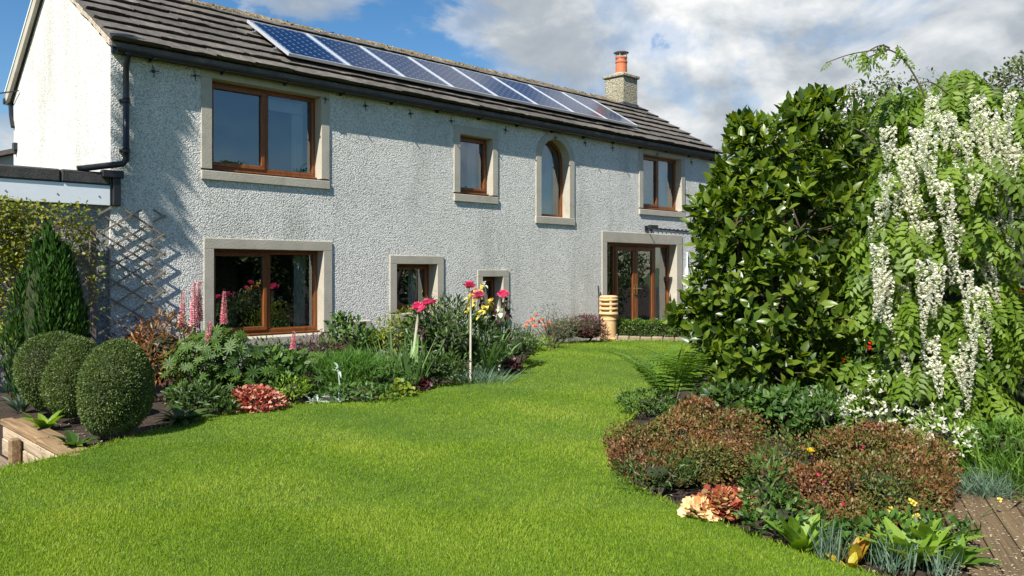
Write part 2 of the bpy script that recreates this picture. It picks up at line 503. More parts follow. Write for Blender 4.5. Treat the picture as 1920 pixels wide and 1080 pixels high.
M['azalea'] = leafmat('bronze_azalea_leaf', [(.05, .08, .014), (.09, .12, .022), (.15, .15, .035), (.17, .10, .03), (.23, .11, .035), (.16, .065, .028), (.27, .13, .055), (.12, .045, .025)], .45, .25, .35, 0.0)
M['azflower'] = leafmat('pink_azalea_flower', [(.65, .05, .16), (.55, .03, .10)], .5, .25)
M['fern'] = leafmat('fern_pinna', [(.06, .14, .014), (.10, .20, .02), (.14, .25, .03)], .55, .4)
M['greybush'] = leafmat('grey_tree_leaf', [(.10, .12, .055), (.16, .16, .08), (.08, .10, .05), (.20, .17, .11)], .6, .25)
M['treeolive'] = leafmat('olive_tree_leaf', [(.09, .12, .03), (.14, .17, .05), (.07, .10, .03)], .5, .3)
M['treeleaf'] = leafmat('tree_leaf', [(.030, .065, .012), (.05, .10, .02), (.075, .13, .03)], .5, .3)
M['hedge'] = leafmat('hedge_leaf', [(.05, .115, .012), (.09, .17, .02), (.15, .24, .03), (.04, .09, .012)], .45, .3)
M['weed'] = leafmat('wild_leaf', [(.06, .14, .015), (.11, .22, .025), (.16, .28, .04), (.04, .09, .012)], .5, .35)
M['litter'] = leafmat('fallen_petals', [(.30, .23, .14), (.42, .36, .26), (.20, .14, .08)], .8, 0)
M['reddish'] = leafmat('yellow_orange_leaf', [(.45, .32, .03), (.38, .36, .03), (.52, .22, .03), (.28, .32, .03)], .45, .3)

# ------------------------------------------------------------------ leaf templates  (leaf along +Y, face up +Z, unit length)
def T_leaf(w=.45, fold=.10, droop=.12, tip=1.0):
    v = [(0, 0, 0), (-w * .46, .34, fold * .6), (0, .34, 0), (w * .46, .34, fold * .6), (-w * .40, .68, fold * .5 - droop * .4), (0, .68, -droop * .4), (w * .40, .68, fold * .5 - droop * .4), (0, tip, -droop)]
    f = [(0, 2, 1), (0, 3, 2), (1, 2, 5, 4), (2, 3, 6, 5), (4, 5, 7), (5, 6, 7)]
    return np.array(v), f


def T_dia(w=.5, fold=.08):
    return np.array([(0, 0, 0), (-w / 2, .5, fold), (0, 1, 0), (w / 2, .5, fold)]), [(0, 3, 2), (0, 2, 1)]


def T_blade(w=.06, droop=.2):
    v = [(-w / 2, 0, 0), (w / 2, 0, 0), (-w * .45, .5, -droop * .15), (w * .45, .5, -droop * .15), (0, 1, -droop)]
    return np.array(v), [(0, 1, 3, 2), (2, 3, 4)]


def T_pinnate(n=6, w=.16, ll=.34):
    vs, fs = [], []
    def lf(p, d, L, wd):
        b = len(vs); d = np.array(d, float); d /= np.linalg.norm(d)
        x = np.array([d[1], -d[0], 0]); dn = np.array([0, 0, -.5])
        vs.extend([p, p + d * L * .45 + x * wd / 2 + dn * L * .3, p + d * L + dn * L, p + d * L * .45 - x * wd / 2 + dn * L * .3])
        fs.append((b, b + 1, b + 2)); fs.append((b, b + 2, b + 3))
    for i in range(n):
        y = .12 + .74 * i / (n - 1)
        p = np.array([0, y, -.25 * y * y])
        L = ll * (1 - .35 * abs(i / (n - 1) - .4))
        lf(p, (1, .55, 0), L, w * L / ll); lf(p, (-1, .55, 0), L, w * L / ll)
    lf(np.array([0, .9, -.22]), (0, 1, 0), ll * .9, w)
    return np.array(vs), fs


def T_palmate(n=9):
    vs, fs = [(0, 0, 0)], []
    for i in range(n):
        an = 2 * PI * i / n
        d = np.array([math.cos(an), math.sin(an), 0]); x = np.array([-d[1], d[0], 0])
        b = len(vs)
        vs.extend([d * .28 + x * .075 + (0, 0, .06), d * .55 + (0, 0, .02), d * .28 - x * .075 + (0, 0, .06), d * .5 + (0, 0, -.03)])
        fs.append((0, b + 2, b + 1)); fs.append((0, b + 1, b))
    return np.array(vs, float), fs


def T_lobed():
    vs, fs = [(0, .35, -.04)], []
    n = 14
    for i in range(n):
        an = 2 * PI * i / n - PI / 2
        r = (.5 if i % 2 else .40)
        vs.append((r * math.cos(an) * 1.05, .42 + r * math.sin(an), .05 * math.sin(3 * an)))
    for i in range(n):
        fs.append((0, 1 + i, 1 + (i + 1) % n))
    return np.array(vs, float), fs


def T_floret():
    v = [(0, 0, 0), (-.5, .5, .25), (0, .75, -.1), (.5, .5, .25), (-.3, .2, -.35), (.3, .2, -.35), (0, .75, -.5)]
    return np.array(v, float), [(0, 3, 2), (0, 2, 1), (0, 4, 6), (0, 6, 5)]


def unit(a):
    return a / np.maximum(np.linalg.norm(a, axis=1, keepdims=True), 1e-9)


def scatter_np(P, D, U, S, tpl, roll=0.6, rnd=None):
    """leaves at P, pointing along D, faces towards U, size S"""
    P = np.asarray(P, float); n = len(P)
    D = unit(np.asarray(D, float)); U = np.asarray(U, float) + RNG.normal(0, roll * .5, (n, 3))
    X = np.cross(D, U); X = unit(X); Z = np.cross(X, D)
    S = np.broadcast_to(np.asarray(S, float), (n,))
    tv, tf = tpl
    V = P[:, None, :] + S[:, None, None] * (tv[None, :, 0:1] * X[:, None, :] + tv[None, :, 1:2] * D[:, None, :] + tv[None, :, 2:3] * Z[:, None, :])
    r = RNG.random(n) if rnd is None else rnd
    return V.reshape(-1, 3), tf, n, len(tv), np.repeat(r, len(tv))


def np_mesh(name, parts, mat):
    """parts: list of scatter_np results -> one mesh"""
    vs, loops, starts, tots, rn = [], [], [], [], []
    vb = 0; lb = 0
    for V, tf, n, k, r in parts:
        vs.append(V); rn.append(r)
        lt = np.array([i for f in tf for i in f]); ln = np.array([len(f) for f in tf])
        L = (np.arange(n)[:, None] * k + lt[None, :] + vb).reshape(-1)
        tt = np.tile(ln, n)
        loops.append(L); tots.append(tt)
        starts.append(np.concatenate(([0], np.cumsum(tt)[:-1])) + lb)
        vb += len(V); lb += len(L)
    V = np.concatenate(vs); L = np.concatenate(loops); S = np.concatenate(starts); T = np.concatenate(tots)
    me = bpy.data.meshes.new(name)
    me.vertices.add(len(V)); me.vertices.foreach_set('co', V.astype(np.float32).reshape(-1))
    me.loops.add(len(L)); me.loops.foreach_set('vertex_index', L.astype(np.int32))
    me.polygons.add(len(S)); me.polygons.foreach_set('loop_start', S.astype(np.int32)); me.polygons.foreach_set('loop_total', T.astype(np.int32))
    a = me.attributes.new('rnd', 'FLOAT', 'POINT'); a.data.foreach_set('value', np.concatenate(rn).astype(np.float32))
    me.materials.append(mat)
    me.update(calc_edges=True)
    return me


def patchy(P, s, soft=.16):
    """smooth random value per place: young growth, old growth"""
    v = np.sin(P[:, 0] * s + 1.7 * np.sin(P[:, 1] * s * .8)) + np.sin(P[:, 1] * s * 1.2 + 1.3 * np.sin(P[:, 2] * s * 1.1) + 1) + np.sin(P[:, 2] * s * 1.4 + P[:, 0] * s * .6 + 2)
    return np.clip(.5 + v * .17 + RNG.normal(0, soft, len(P)), 0.001, .999)


def sph(n):
    v = RNG.normal(0, 1, (n, 3)); return unit(v)


class Lump:
    """an uneven egg/dome: radius varies with direction"""
    def __init__(s, rx, ry, rz, bumps=9, amp=.18, flat=0.0):
        s.R = np.array([rx, ry, rz]); s.b = sph(bumps); s.a = RNG.uniform(.3, 1, bumps) * amp; s.flat = flat

    def radius(s, d):
        c = np.clip(d @ s.b.T, 0, 1) ** 5
        return 1 - s.a.max() * .5 + (c * s.a[None]).sum(1)

    def points(s, n, lo=.75, hi=1.02, clump=0, spread=.12, up=-.6):
        d = sph(n * 4); d = d[d[:, 2] > up][:n]
        if clump:
            k = max(4, len(d) // clump)
            m = int(len(d) * .6)
            cd = d[:k]; idx = RNG.integers(0, k, m)
            d = np.concatenate((unit(cd[idx] + RNG.normal(0, spread, (m, 3))), d[m:]))
        r = s.radius(d) * RNG.uniform(lo, hi, len(d)) ** 1.0
        return d * r[:, None] * s.R, d

    def core(s, scale=.72, n=12):
        mb = MB(); rows = []
        for i in range(n + 1):
            th = PI * i / n
            for k in range(2 * n):
                ph = PI * k / n
                rows.append((math.sin(th) * math.cos(ph), math.sin(th) * math.sin(ph), math.cos(th)))
        d = np.array(rows); P = d * (s.radius(d) * scale)[:, None] * s.R
        fs = []
        w = 2 * n
        for i in range(n):
            for k in range(w):
                fs.append((i * w + k, i * w + (k + 1) % w, (i + 1) * w + (k + 1) % w, (i + 1) * w + k))
        mb.add([tuple(p) for p in P], fs)
        return mb


def shrub(name, label, cat, c, r, mat, n, size, tpl, clump=0, spread=.12, core=.7, amp=.18, group=None, lean=.55, upb=.35, lo=.72, hi=1.03, stems=5, zc=None, roll=.7, up=-.6, svar=.35, flowers=None):
    """c: ground point; r: (rx, ry, rz) half extents; body centred at zc (default rz)"""
    t = thing(name, label, cat, (c[0], c[1], c[2] if len(c) > 2 else 0), 0, group)
    zc = r[2] * .96 if zc is None else zc
    L = Lump(*r, amp=amp)
    P, d = L.points(n, lo, hi, clump, spread, up)
    D = d * lean + RNG.normal(0, .45, P.shape) + np.array([0, 0, upb])
    S = size * RNG.uniform(1 - svar, 1 + svar, len(P))
    P = P + np.array([0, 0, zc])
    keep = P[:, 2] > .01
    P, D, d, S = P[keep], D[keep], d[keep], S[keep]
    o = link('foliage', np_mesh('foliage', [scatter_np(P, D, d + np.array([0, 0, .5]), S, tpl, roll, patchy(P, 4.0 / max(r), .24))], mat), t)
    o['kind'] = 'stuff'
    mb = MB()
    for i in range(stems):
        q = Vector(P[i * 7 % len(P)]) * .8
        mb.tube([(q.x * .12, q.y * .12, -.02), (q.x * .5, q.y * .5, q.z * .5), q], [max(.006, r[2] * .03), .008 + r[2] * .012, .004], 5)
    if stems: mb.build('stem', M['twig'], t)
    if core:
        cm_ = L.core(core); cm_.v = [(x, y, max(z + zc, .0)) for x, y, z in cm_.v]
        cm_.build('shade_core', M['core'], t, True)  # opaque dark body in place of the shaded inside of the bush
    if flowers:
        fm, fn, fs_, ft, fname = flowers
        FP, fd = L.points(fn, .98, 1.08, 0, .1, -.2)
        FP = FP + np.array([0, 0, zc])
        fo = link(fname, np_mesh(fname, [scatter_np(np.repeat(FP, 5, 0), np.repeat(fd, 5, 0) * .4 + RNG.normal(0, .8, (fn * 5, 3)), np.repeat(fd, 5, 0), fs_, ft, .5)], fm), t)
        fo['kind'] = 'stuff'
    return t, L


# ================================================================== SETTING
LAWN = []
for px in [(145, 848), (200, 834), (300, 805), (400, 781), (500, 763), (600, 757), (700, 752), (745, 744), (790, 733), (870, 716), (950, 700), (975, 690), (992, 676), (1005, 662), (1022, 649), (1080, 643), (1140, 640), (1230, 640), (1318, 642)]:
    LAWN.append(gnd(*px))
LAWN += [gnd(1380, 655), gnd(1360, 682), gnd(1290, 715), gnd(1220, 745), gnd(1192, 772), gnd(1160, 805), gnd(1150, 840), gnd(1160, 888), gnd(1195, 916), gnd(1240, 936), gnd(1300, 962), gnd(1400, 1000), gnd(1500, 1037), gnd(1600, 1066), gnd(1680, 1090)]
LAWN += [Vector((2.1, 2.4, 0)), Vector((2.2, -3, 0)), Vector((-9, -3, 0)), Vector((-8.5, 4.1, 0)), Vector((-5.6, 5.0, 0)), Vector((-4.5, 5.6, 0)), gnd(0, 880), gnd(80, 863)]


def smooth_closed(pts, it=2, keep=0.25):
    for _ in range(it):
        q = []
        for i in range(len(pts)):
            a, b = pts[i], pts[(i + 1) % len(pts)]
            q.append(a.lerp(b, keep)); q.append(a.lerp(b, 1 - keep))
        pts = q
    return pts


LAWN_S = smooth_closed(LAWN, 2)


def poly_sheet(name, pts, z, mat, depth=0.0, kind='structure', parent=None):
    bm = bmesh.new()
    vs = [bm.verts.new((p[0], p[1], z)) for p in pts]
    es = [bm.edges.new((vs[i], vs[(i + 1) % len(vs)])) for i in range(len(vs))]
    bmesh.ops.triangle_fill(bm, use_beauty=True, edges=es)
    for f in bm.faces:
        if f.normal.z < 0: f.normal_flip()
    if depth:
        lo = [bm.verts.new((p[0], p[1], z - depth)) for p in pts]
        for i in range(len(vs)):
            j = (i + 1) % len(vs)
            bm.faces.new((vs[i], lo[i], lo[j], vs[j]))
    me = bpy.data.meshes.new(name); bm.to_mesh(me); bm.free()
    o = link(name, me, parent, mat)
    if kind: o['kind'] = kind
    return o


g = MB(); g.add([(-900, -300, -.42), (900, -300, -.42), (900, 1500, -.42), (-900, 1500, -.42)], [(0, 1, 2, 3)])
g.build('ground', M['field'])['kind'] = 'structure'

S0 = Vector((-3.30, 6.33, 0)); S1 = Vector((-6.6, 9.76, 0))     # run of the timber edging
bed = [S0, S1, Vector((-12, 15.2, 0)), Vector((-14, 60, 0)), Vector((70, 60, 0)), Vector((70, -14, 0)), Vector((1.2, -6, 0)), Vector((1.2, 3.0, 0)), Vector((0, 4.5, 0)), Vector((-2.0, 6.2, 0))]
poly_sheet('flower_bed', bed, -.035, M['soil'], .38)
yard = [Vector((-3.2, 6.1, 0)), Vector((-14, 17, 0)), Vector((-22, 10, 0)), Vector((-14, 2, 0)), Vector((-4.0, 5.2, 0))]
poly_sheet('yard', yard, -.27, M['yard'], .1)
poly_sheet('lawn', LAWN_S, 0.0, M['lawn'], .30)


def in_poly(P, poly):
    x, y = P[:, 0], P[:, 1]
    ins = np.zeros(len(P), bool)
    q = np.array([(p[0], p[1]) for p in poly]); j = len(q) - 1
    for i in range(len(q)):
        xi, yi = q[i]; xj, yj = q[j]
        c = ((yi > y) != (yj > y)) & (x < (xj - xi) * (y - yi) / (yj - yi + 1e-12) + xi)
        ins ^= c; j = i
    return ins


def lawn_blades():
    P = []
    # denser where the blades are seen larger
    for (y0, y1, dens) in ((3.3, 5.0, 21000), (5.0, 7.0, 11000), (7.0, 10.0, 5000), (10.0, 18.0, 2000)):
        a = np.column_stack((RNG.uniform(-7.5, 5, int(12.5 * (y1 - y0) * dens)), RNG.uniform(y0, y1, int(12.5 * (y1 - y0) * dens))))
        a = a[np.abs(a[:, 0]) < a[:, 1] * .64 + .3]
        P.append(a[in_poly(a, LAWN_S)])
    P = np.concatenate(P); n = len(P)
    far = P[:, 1]
    hgt = RNG.uniform(.011, .024, n) * (1 + .02 * far)
    # gentle patches: taller, paler, drier
    patch = (np.sin(P[:, 0] * 2.3 + 1.3 * np.sin(P[:, 1] * 1.7)) + np.sin(P[:, 1] * 3.1 + P[:, 0] * 1.1) + np.sin(P[:, 0] * 7.1 + 2 * np.sin(P[:, 1] * 4.3)) * .6 + np.sin(P[:, 0] * .9 - P[:, 1] * .7)) * .22
    hgt *= 1 + patch * .35
    D = np.column_stack((RNG.normal(0, .34, n), RNG.normal(0, .34, n), np.ones(n)))
    D[:, 0] += .15 * np.sin(P[:, 0] * 5 + P[:, 1] * 3)
    U = np.column_stack((RNG.normal(0, 1, n), RNG.normal(0, 1, n), RNG.normal(0, .1, n)))
    w = (.0028 + .00046 * far)
    r = np.clip(.48 + patch * .42 + .10 * np.sin((P[:, 0] * .71 + P[:, 1] * .70) * 5.2) + RNG.normal(0, .2, n), 0.001, .999)
    tv = np.array([(-.5, 0, 0), (.5, 0, 0), (0, 1, 0)])
    Dn = unit(D); X = unit(np.cross(Dn, U))
    P3 = np.column_stack((P, np.full(n, -.002)))
    V = np.stack((P3 - X * (w / 2)[:, None], P3 + X * (w / 2)[:, None], P3 + Dn * hgt[:, None]), 1).reshape(-1, 3)
    o = link('grass', np_mesh('grass', [(V, [(0, 1, 2)], n, 3, np.repeat(r, 3))], M['grass']))
    tag(o, 'short mown bright green grass of the lawn', 'grass', None, 'stuff')
    # longer tufts along the rim
    E_ = []
    for i in range(len(LAWN_S)):
        a, b = LAWN_S[i], LAWN_S[(i + 1) % len(LAWN_S)]
        if a.y < 3.2: continue
        for k in range(int((b - a).length * 260)):
            p = a.lerp(b, random.random()); E_.append((p.x + random.gauss(0, .018), p.y + random.gauss(0, .018), -.01))
    E_ = np.array(E_); n = len(E_)
    D = np.column_stack((RNG.normal(0, .55, n), RNG.normal(0, .55, n), np.full(n, .9)))
    o = link('grass', np_mesh('grass', [scatter_np(E_, D, RNG.normal(0, 1, (n, 3)), RNG.uniform(.03, .065, n) * (.6 + .05 * E_[:, 1]), T_blade(.14, .3), .2)], M['grass']))
    tag(o, 'fringe of longer grass along the lawn rim', 'grass', None, 'stuff')


lawn_blades()

# ================================================================== COTTAGE
L_T = 15.15      # length
D_S = 4.75       # depth
EV = 4.47        # wall head
RS, RZ = 2.68, 6.17
house = thing('cottage', 'long white pebbledashed cottage with stone slab roof and brown windows', 'house', HC, HROT)


def wall_grid(mb, t0, t1, z0, z1, holes, y0, y1):
    ts = sorted({t0, t1, *[h[0] for h in holes], *[h[1] for h in holes]})
    zs = sorted({z0, z1, *[h[2] for h in holes], *[h[3] for h in holes]})
    for a, b in zip(ts, ts[1:]):
        for c, e in zip(zs, zs[1:]):
            mt, mz = (a + b) / 2, (c + e) / 2
            if any(h[0] < mt < h[1] and h[2] < mz < h[3] for h in holes): continue
            mb.add([(a, y0, c), (b, y0, c), (b, y0, e), (a, y0, e)], [(0, 1, 2, 3)])
            mb.add([(a, y1, c), (b, y1, c), (b, y1, e), (a, y1, e)], [(3, 2, 1, 0)])
    for h in holes:
        a, b, c, e = h[:4]
        mb.add([(a, y0, c), (b, y0, c), (b, y1, c), (a, y1, c)], [(0, 1, 2, 3)])
        mb.add([(a, y0, e), (b, y0, e), (b, y1, e), (a, y1, e)], [(3, 2, 1, 0)])
        mb.add([(a, y0, c), (a, y0, e), (a, y1, e), (a, y1, c)], [(0, 1, 2, 3)])
        mb.add([(b, y0, c), (b, y0, e), (b, y1, e), (b, y1, c)], [(3, 2, 1, 0)])


# inner opening (t0,t1,z0,z1) and outer band
WIN = {
    'ul': ((1.39, 3.21, 2.95, 4.27), (1.23, 3.36, 2.79, 4.385)),
    'll': ((1.42, 3.25, .48, 1.79), (1.27, 3.41, .32, 1.945)),
    'med': ((6.17, 7.00, 2.93, 4.02), (6.02, 7.14, 2.765, 4.185)),
    'ur': ((11.86, 13.45, 2.955, 4.24), (11.71, 13.60, 2.80, 4.38)),
    'sm': ((4.71, 5.62, .745, 1.59), (4.565, 5.77, .58, 1.74)),
    'ti': ((6.74, 7.28, .62, 1.36), (6.61, 7.44, .48, 1.49)),
    'door': ((10.51, 13.24, .03, 2.12), (10.34, 13.48, .0, 2.36)),
}
ARCH = (8.37, 9.25, 2.60, 3.78, .44)     # t0,t1,sill,spring,radius
holes = [w[1] for w in WIN.values()] + [(8.10, 9.52, 2.44, 4.40)]
mb = MB(); wall_grid(mb, 0, L_T, -.1, EV, holes, 0.0, .42)
# spandrel round the arched window
ac = (ARCH[0] + ARCH[1]) / 2
def arch_curve(off, zb):
    c = [(ARCH[0] - off, zb)]
    for i in range(17):
        an = PI - PI * i / 16
        c.append((ac + (ARCH[4] + off) * math.cos(an), ARCH[3] + (ARCH[4] + off) * math.sin(an)))
    c.append((ARCH[1] + off, zb)); return c
outer = arch_curve(.15, 2.44)
rect = [(8.10, 2.44)]
for i in range(17):
    an = PI - PI * i / 16
    dx, dz = math.cos(an), math.sin(an)
    k = min((ac - 8.10) / max(abs(dx), 1e-6), (4.40 - ARCH[3]) / max(dz, 1e-6))
    rect.append((min(9.52, max(8.10, ac + dx * k)), min(4.40, ARCH[3] + dz * k)))
rect.append((9.52, 2.44))
for i in range(len(outer) - 1):
    a, b, c, e = outer[i], outer[i + 1], rect[i + 1], rect[i]
    mb.add([(a[0], 0, a[1]), (b[0], 0, b[1]), (c[0], 0, c[1]), (e[0], 0, e[1])], [(0, 1, 2, 3)])
for p, q in (((8.10, 4.40), rect[1:9]), ((9.52, 4.40), rect[9:18])):
    for a, b in zip(q, q[1:]):
        if a[0] != b[0] and a[1] != b[1]:
            mb.add([(p[0], 0, p[1]), (a[0], 0, a[1]), (b[0], 0, b[1])], [(0, 1, 2)])
mb.build('wall', M['dash'], house)


def gable(x0, x1):
    mb = MB()
    pr = [(0.002, -.1), (D_S, -.1), (D_S, EV - .02), (RS, RZ - .1), (0.002, EV - .02)]
    vs = [(x0, y, z) for y, z in pr] + [(x1, y, z) for y, z in pr]
    mb.add(vs, [(4, 3, 2, 1, 0), (5, 6, 7, 8, 9)] + [(i, (i + 1) % 5, 5 + (i + 1) % 5, 5 + i) for i in range(5)])
    return mb.build('wall', M['dash_gable'], house)


gable(-.004, .40)
gable(L_T - .4, L_T + .004)
mb = MB(); mb.box(.4, L_T - .4, D_S - .35, D_S - .003, -.1, EV); mb.build('wall', M['dash'], house)
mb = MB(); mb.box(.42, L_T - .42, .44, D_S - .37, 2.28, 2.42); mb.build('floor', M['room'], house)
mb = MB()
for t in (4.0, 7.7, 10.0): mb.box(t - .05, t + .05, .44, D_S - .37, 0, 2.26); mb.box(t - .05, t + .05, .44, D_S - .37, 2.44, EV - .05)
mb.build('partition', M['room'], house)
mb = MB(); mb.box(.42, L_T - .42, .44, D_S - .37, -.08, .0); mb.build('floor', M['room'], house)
# foot of the wall: hidden underlay of the roof
mb = MB()
x0, x1 = -.02, L_T + .02
fe = (-.10, EV + .04); re_ = (D_S + .12, EV + .02); rg = (RS, RZ - .03)
vs = []
for x in (x0, x1):
    vs += [(x, fe[0], fe[1]), (x, rg[0], rg[1]), (x, re_[0], re_[1]), (x, fe[0], fe[1] - .06), (x, rg[0], rg[1] - .06), (x, re_[0], re_[1] - .06)]
mb.add(vs, [(0, 6, 7, 1), (1, 7, 8, 2), (3, 4, 10, 9), (4, 5, 11, 10), (0, 3, 9, 6), (2, 8, 11, 5), (0, 1, 4, 3), (1, 2, 5, 4), (6, 9, 10, 7), (7, 10, 11, 8)])
roof = mb.build('roof', M['flag'], house)
# stone flags, eight courses on the garden side
SLOPE = math.atan2(RZ - (EV + .04), RS + .10)
SL = math.hypot(RZ - EV - .04, RS + .10)
NC = 8
tile_meshes = []
for k in range(10):
    mb = MB()
    W = 1.0
    # irregular front edge, undercut
    ln = SL / NC * 1.25
    nseg = 6
    top, bot = [], []
    for i in range(nseg + 1):
        x = -.5 + i / nseg
        j = random.uniform(-.018, .018)
        top.append((x, -.045 + j, .074 + random.uniform(-.006, .006)))
        bot.append((x, .03 + j * .6, 0.0))
    b1 = [(-.5, ln, .03), (.5, ln, .03)]; b0 = [(-.5, ln, -.005), (.5, ln, -.005)]
    vs = top + bot + b1 + b0
    nn_ = nseg + 1
    fs = []
    for i in range(nseg): fs.append((nn_ + i, nn_ + i + 1, i + 1, i))
    fs.append(tuple(range(nn_)) + (2 * nn_ + 1, 2 * nn_))
    fs.append(tuple(reversed(range(nn_, 2 * nn_))) + (2 * nn_ + 2, 2 * nn_ + 3))
    fs.append((0, 2 * nn_, 2 * nn_ + 2, nn_)); fs.append((nseg, 2 * nn_ - 1, 2 * nn_ + 3, 2 * nn_ + 1))
    mb.add(vs, fs); tile_meshes.append(mb.mesh('roof_tile', M['flag']))
for c in range(NC):
    x = -.045
    while x < L_T + .02:
        w = random.uniform(.46, .82)
        if L_T + .05 - x - w < .35: w = L_T + .05 - x
        o = link('roof_tile', random.choice(tile_meshes), roof)
        sl0 = SL * c / NC
        y = fe[0] + math.cos(SLOPE) * sl0 - .03; z = fe[1] + math.sin(SLOPE) * sl0 + .015
        o.location = (x + w / 2, y, z)
        o.rotation_euler = (SLOPE - math.radians(1.5) + random.gauss(0, .004), random.gauss(0, .004), random.gauss(0, .006))
        o.scale = (w - .008, 1, random.uniform(.9, 1.12))
        x += w
# ridge tiles and moss
k = 0; x = -.03
ridge_me = []
for q in range(4):
    mb = MB(); prof = [(-.20, -.11), (-.13, -.02), (-.05, .035), (.05, .035), (.13, -.02), (.20, -.11)]
    vs = []
    for xx in (-.5, -.17, .17, .5):
        for (yy, z) in prof: vs.append((xx, yy + random.gauss(0, .008), z + random.gauss(0, .010)))
    fs = [(i * 6 + j, (i + 1) * 6 + j, (i + 1) * 6 + j + 1, i * 6 + j + 1) for i in range(3) for j in range(5)] + [(0, 1, 2, 3, 4, 5), (23, 22, 21, 20, 19, 18)]
    mb.add(vs, fs); ridge_me.append(mb.mesh('ridge_tile', M['ridge'], False))
while x < L_T:
    o = link('ridge_tile', random.choice(ridge_me), roof)
    o.location = (x + .23, RS, RZ + .035 + random.gauss(0, .006)); o.scale = (.455, 1, 1); o.rotation_euler = (random.gauss(0, .02), 0, random.gauss(0, .01))
    x += .46
n = 5200
tx = RNG.uniform(0, L_T - .9, n); side = RNG.normal(-.14, .10, n)
dens = (np.sin(tx * 3.1) + np.sin(tx * 7.7 + 1) * .6 + 1.7) / 3.2
kp = RNG.random(n) < dens
tx, side = tx[kp], side[kp]
zz_ = RZ + .075 - np.abs(side) * .62 - np.clip(np.abs(side) - .14, 0, 1) * .05
P = np.column_stack((tx, RS + side, zz_))
mo = link('moss', np_mesh('moss', [scatter_np(P, RNG.normal(0, 1, P.shape) + (0, -.3, .5), RNG.normal(0, 1, P.shape) + (0, -.4, .6), RNG.uniform(.018, .05, len(P)), T_leaf(.9, .25, .3), .8)], M['moss']), roof)
mo['kind'] = 'stuff'
# lichen patches low on the slabs are in the stone itself; mortar along the left verge
mb = MB()
for i in range(26):
    f = i / 26; q = (i + 1) / 26
    y0 = fe[0] + .05 + (RS - fe[0] - .05) * f; y1 = fe[0] + .05 + (RS - fe[0] - .05) * q
    z0 = fe[1] + .03 + (RZ - fe[1]) * f; z1 = fe[1] + .03 + (RZ - fe[1]) * q
    h = random.uniform(.05, .085); wv = random.uniform(.025, .045)
    mb.add([(-wv, y0, z0 - h), (-wv, y1, z1 - h), (-wv - .004, y1, z1 + .01), (-wv - .004, y0, z0 + .01), (.02, y0, z0 - h), (.02, y1, z1 - h), (.02, y1, z1 + .02), (.02, y0, z0 + .02)],
           [(0, 3, 2, 1), (3, 7, 6, 2), (4, 5, 6, 7), (0, 1, 5, 4), (0, 4, 7, 3), (1, 2, 6, 5)])
mb.build('verge_mortar', M['mortar'], house)
# rear bargeboard with its pale strip, seen down the left edge of the gable
mb = MB()
dy, dz = D_S + .14 - RS, EV + .03 - RZ
for (o0, o1, x0, x1) in ((-.13, .06, -.10, -.045),):
    mb.add([(x0, RS, RZ + o0), (x1, RS, RZ + o0), (x1, RS, RZ + o1), (x0, RS, RZ + o1), (x0, RS + dy, RZ + dz + o0), (x1, RS + dy, RZ + dz + o0), (x1, RS + dy, RZ + dz + o1), (x0, RS + dy, RZ + dz + o1)],
           [(0, 3, 2, 1), (4, 5, 6, 7), (0, 1, 5, 4), (1, 2, 6, 5), (2, 3, 7, 6), (3, 0, 4, 7)])
mb.build('bargeboard', M['stone'], house)
mb = MB()
mb.add([(x, y, z) for x in (-.115, -.04) for (y, z) in ((RS, RZ + .06), (RS, RZ + .10), (RS + dy, RZ + dz + .10), (RS + dy, RZ + dz + .06))], [(0, 3, 2, 1), (4, 5, 6, 7), (0, 1, 5, 4), (1, 2, 6, 5), (2, 3, 7, 6), (3, 0, 4, 7)])
mb.build('verge_strip', M['white'], house)
mb = MB(); mb.tube([(-.12, D_S + .17, EV - .03), (.3, D_S + .17, EV - .03)], .06, 8); mb.tube([(-.03, D_S + .10, EV - .05), (-.03, D_S + .05, EV - .3), (-.03, D_S - .06, EV - .5)], .035, 7)
mb.build('gutter', M['black'], house)
mb = MB(); mb.box(-.06, -.004, 4.5, 4.62, 3.56, 3.68); mb.tube([(-.03, 4.56, 3.56), (-.03, 4.56, 3.48)], .02, 6); mb.build('cable_anchor', M['black'], house)

# gutter: half round with rolled lip, brackets, joints
mb = MB()
GZ = EV - .045; GY = -.135
prof = [(-.062 * math.cos(PI * i / 8), -.062 * math.sin(PI * i / 8)) for i in range(9)]
pin = [(a * .86, b * .86) for a, b in reversed(prof)]
full = prof + pin
segs = [.02, 3.02, 5.9, 8.9, 11.9, L_T + .06]
for a, b in zip(segs, segs[1:]):
    n = len(full)
    sag = -.012 * (a / L_T); sag2 = -.012 * (b / L_T)
    vs = [(a, GY + y, GZ + z + sag) for y, z in full] + [(b - .002, GY + y, GZ + z + sag2) for y, z in full]
    mb.add(vs, [(i, (i + 1) % n, n + (i + 1) % n, n + i) for i in range(n)] + [tuple(reversed(range(n))), tuple(range(n, 2 * n))])
gut = mb.build('gutter', M['black'], house)
mb = MB()
for a in segs[1:-1]:
    mb.lathe([(.073, -.05), (.073, .05)], 14); vv = len(mb.v) - 28
    for i in range(vv, len(mb.v)):
        x, y, z = mb.v[i]; mb.v[i] = (a + z, GY + x * 1.0, GZ + min(y, .004))
mb.build('gutter_joint', M['black'], gut)
bk = MB(); bk.box(-.012, .012, -.075, .135, -.072, -.062); bk.box(-.012, .012, .06, .135, -.09, .03)
bme = bk.mesh('gutter_bracket', M['black'])
for i in range(15):
    link('gutter_bracket', bme, gut, None, (.5 + i * 1.02, GY, GZ + random.uniform(-.002, .002)))
mb = MB(); mb.box(.0, L_T, -.055, -.004, EV - .09, EV + .02); mb.build('fascia', M['black'], house)
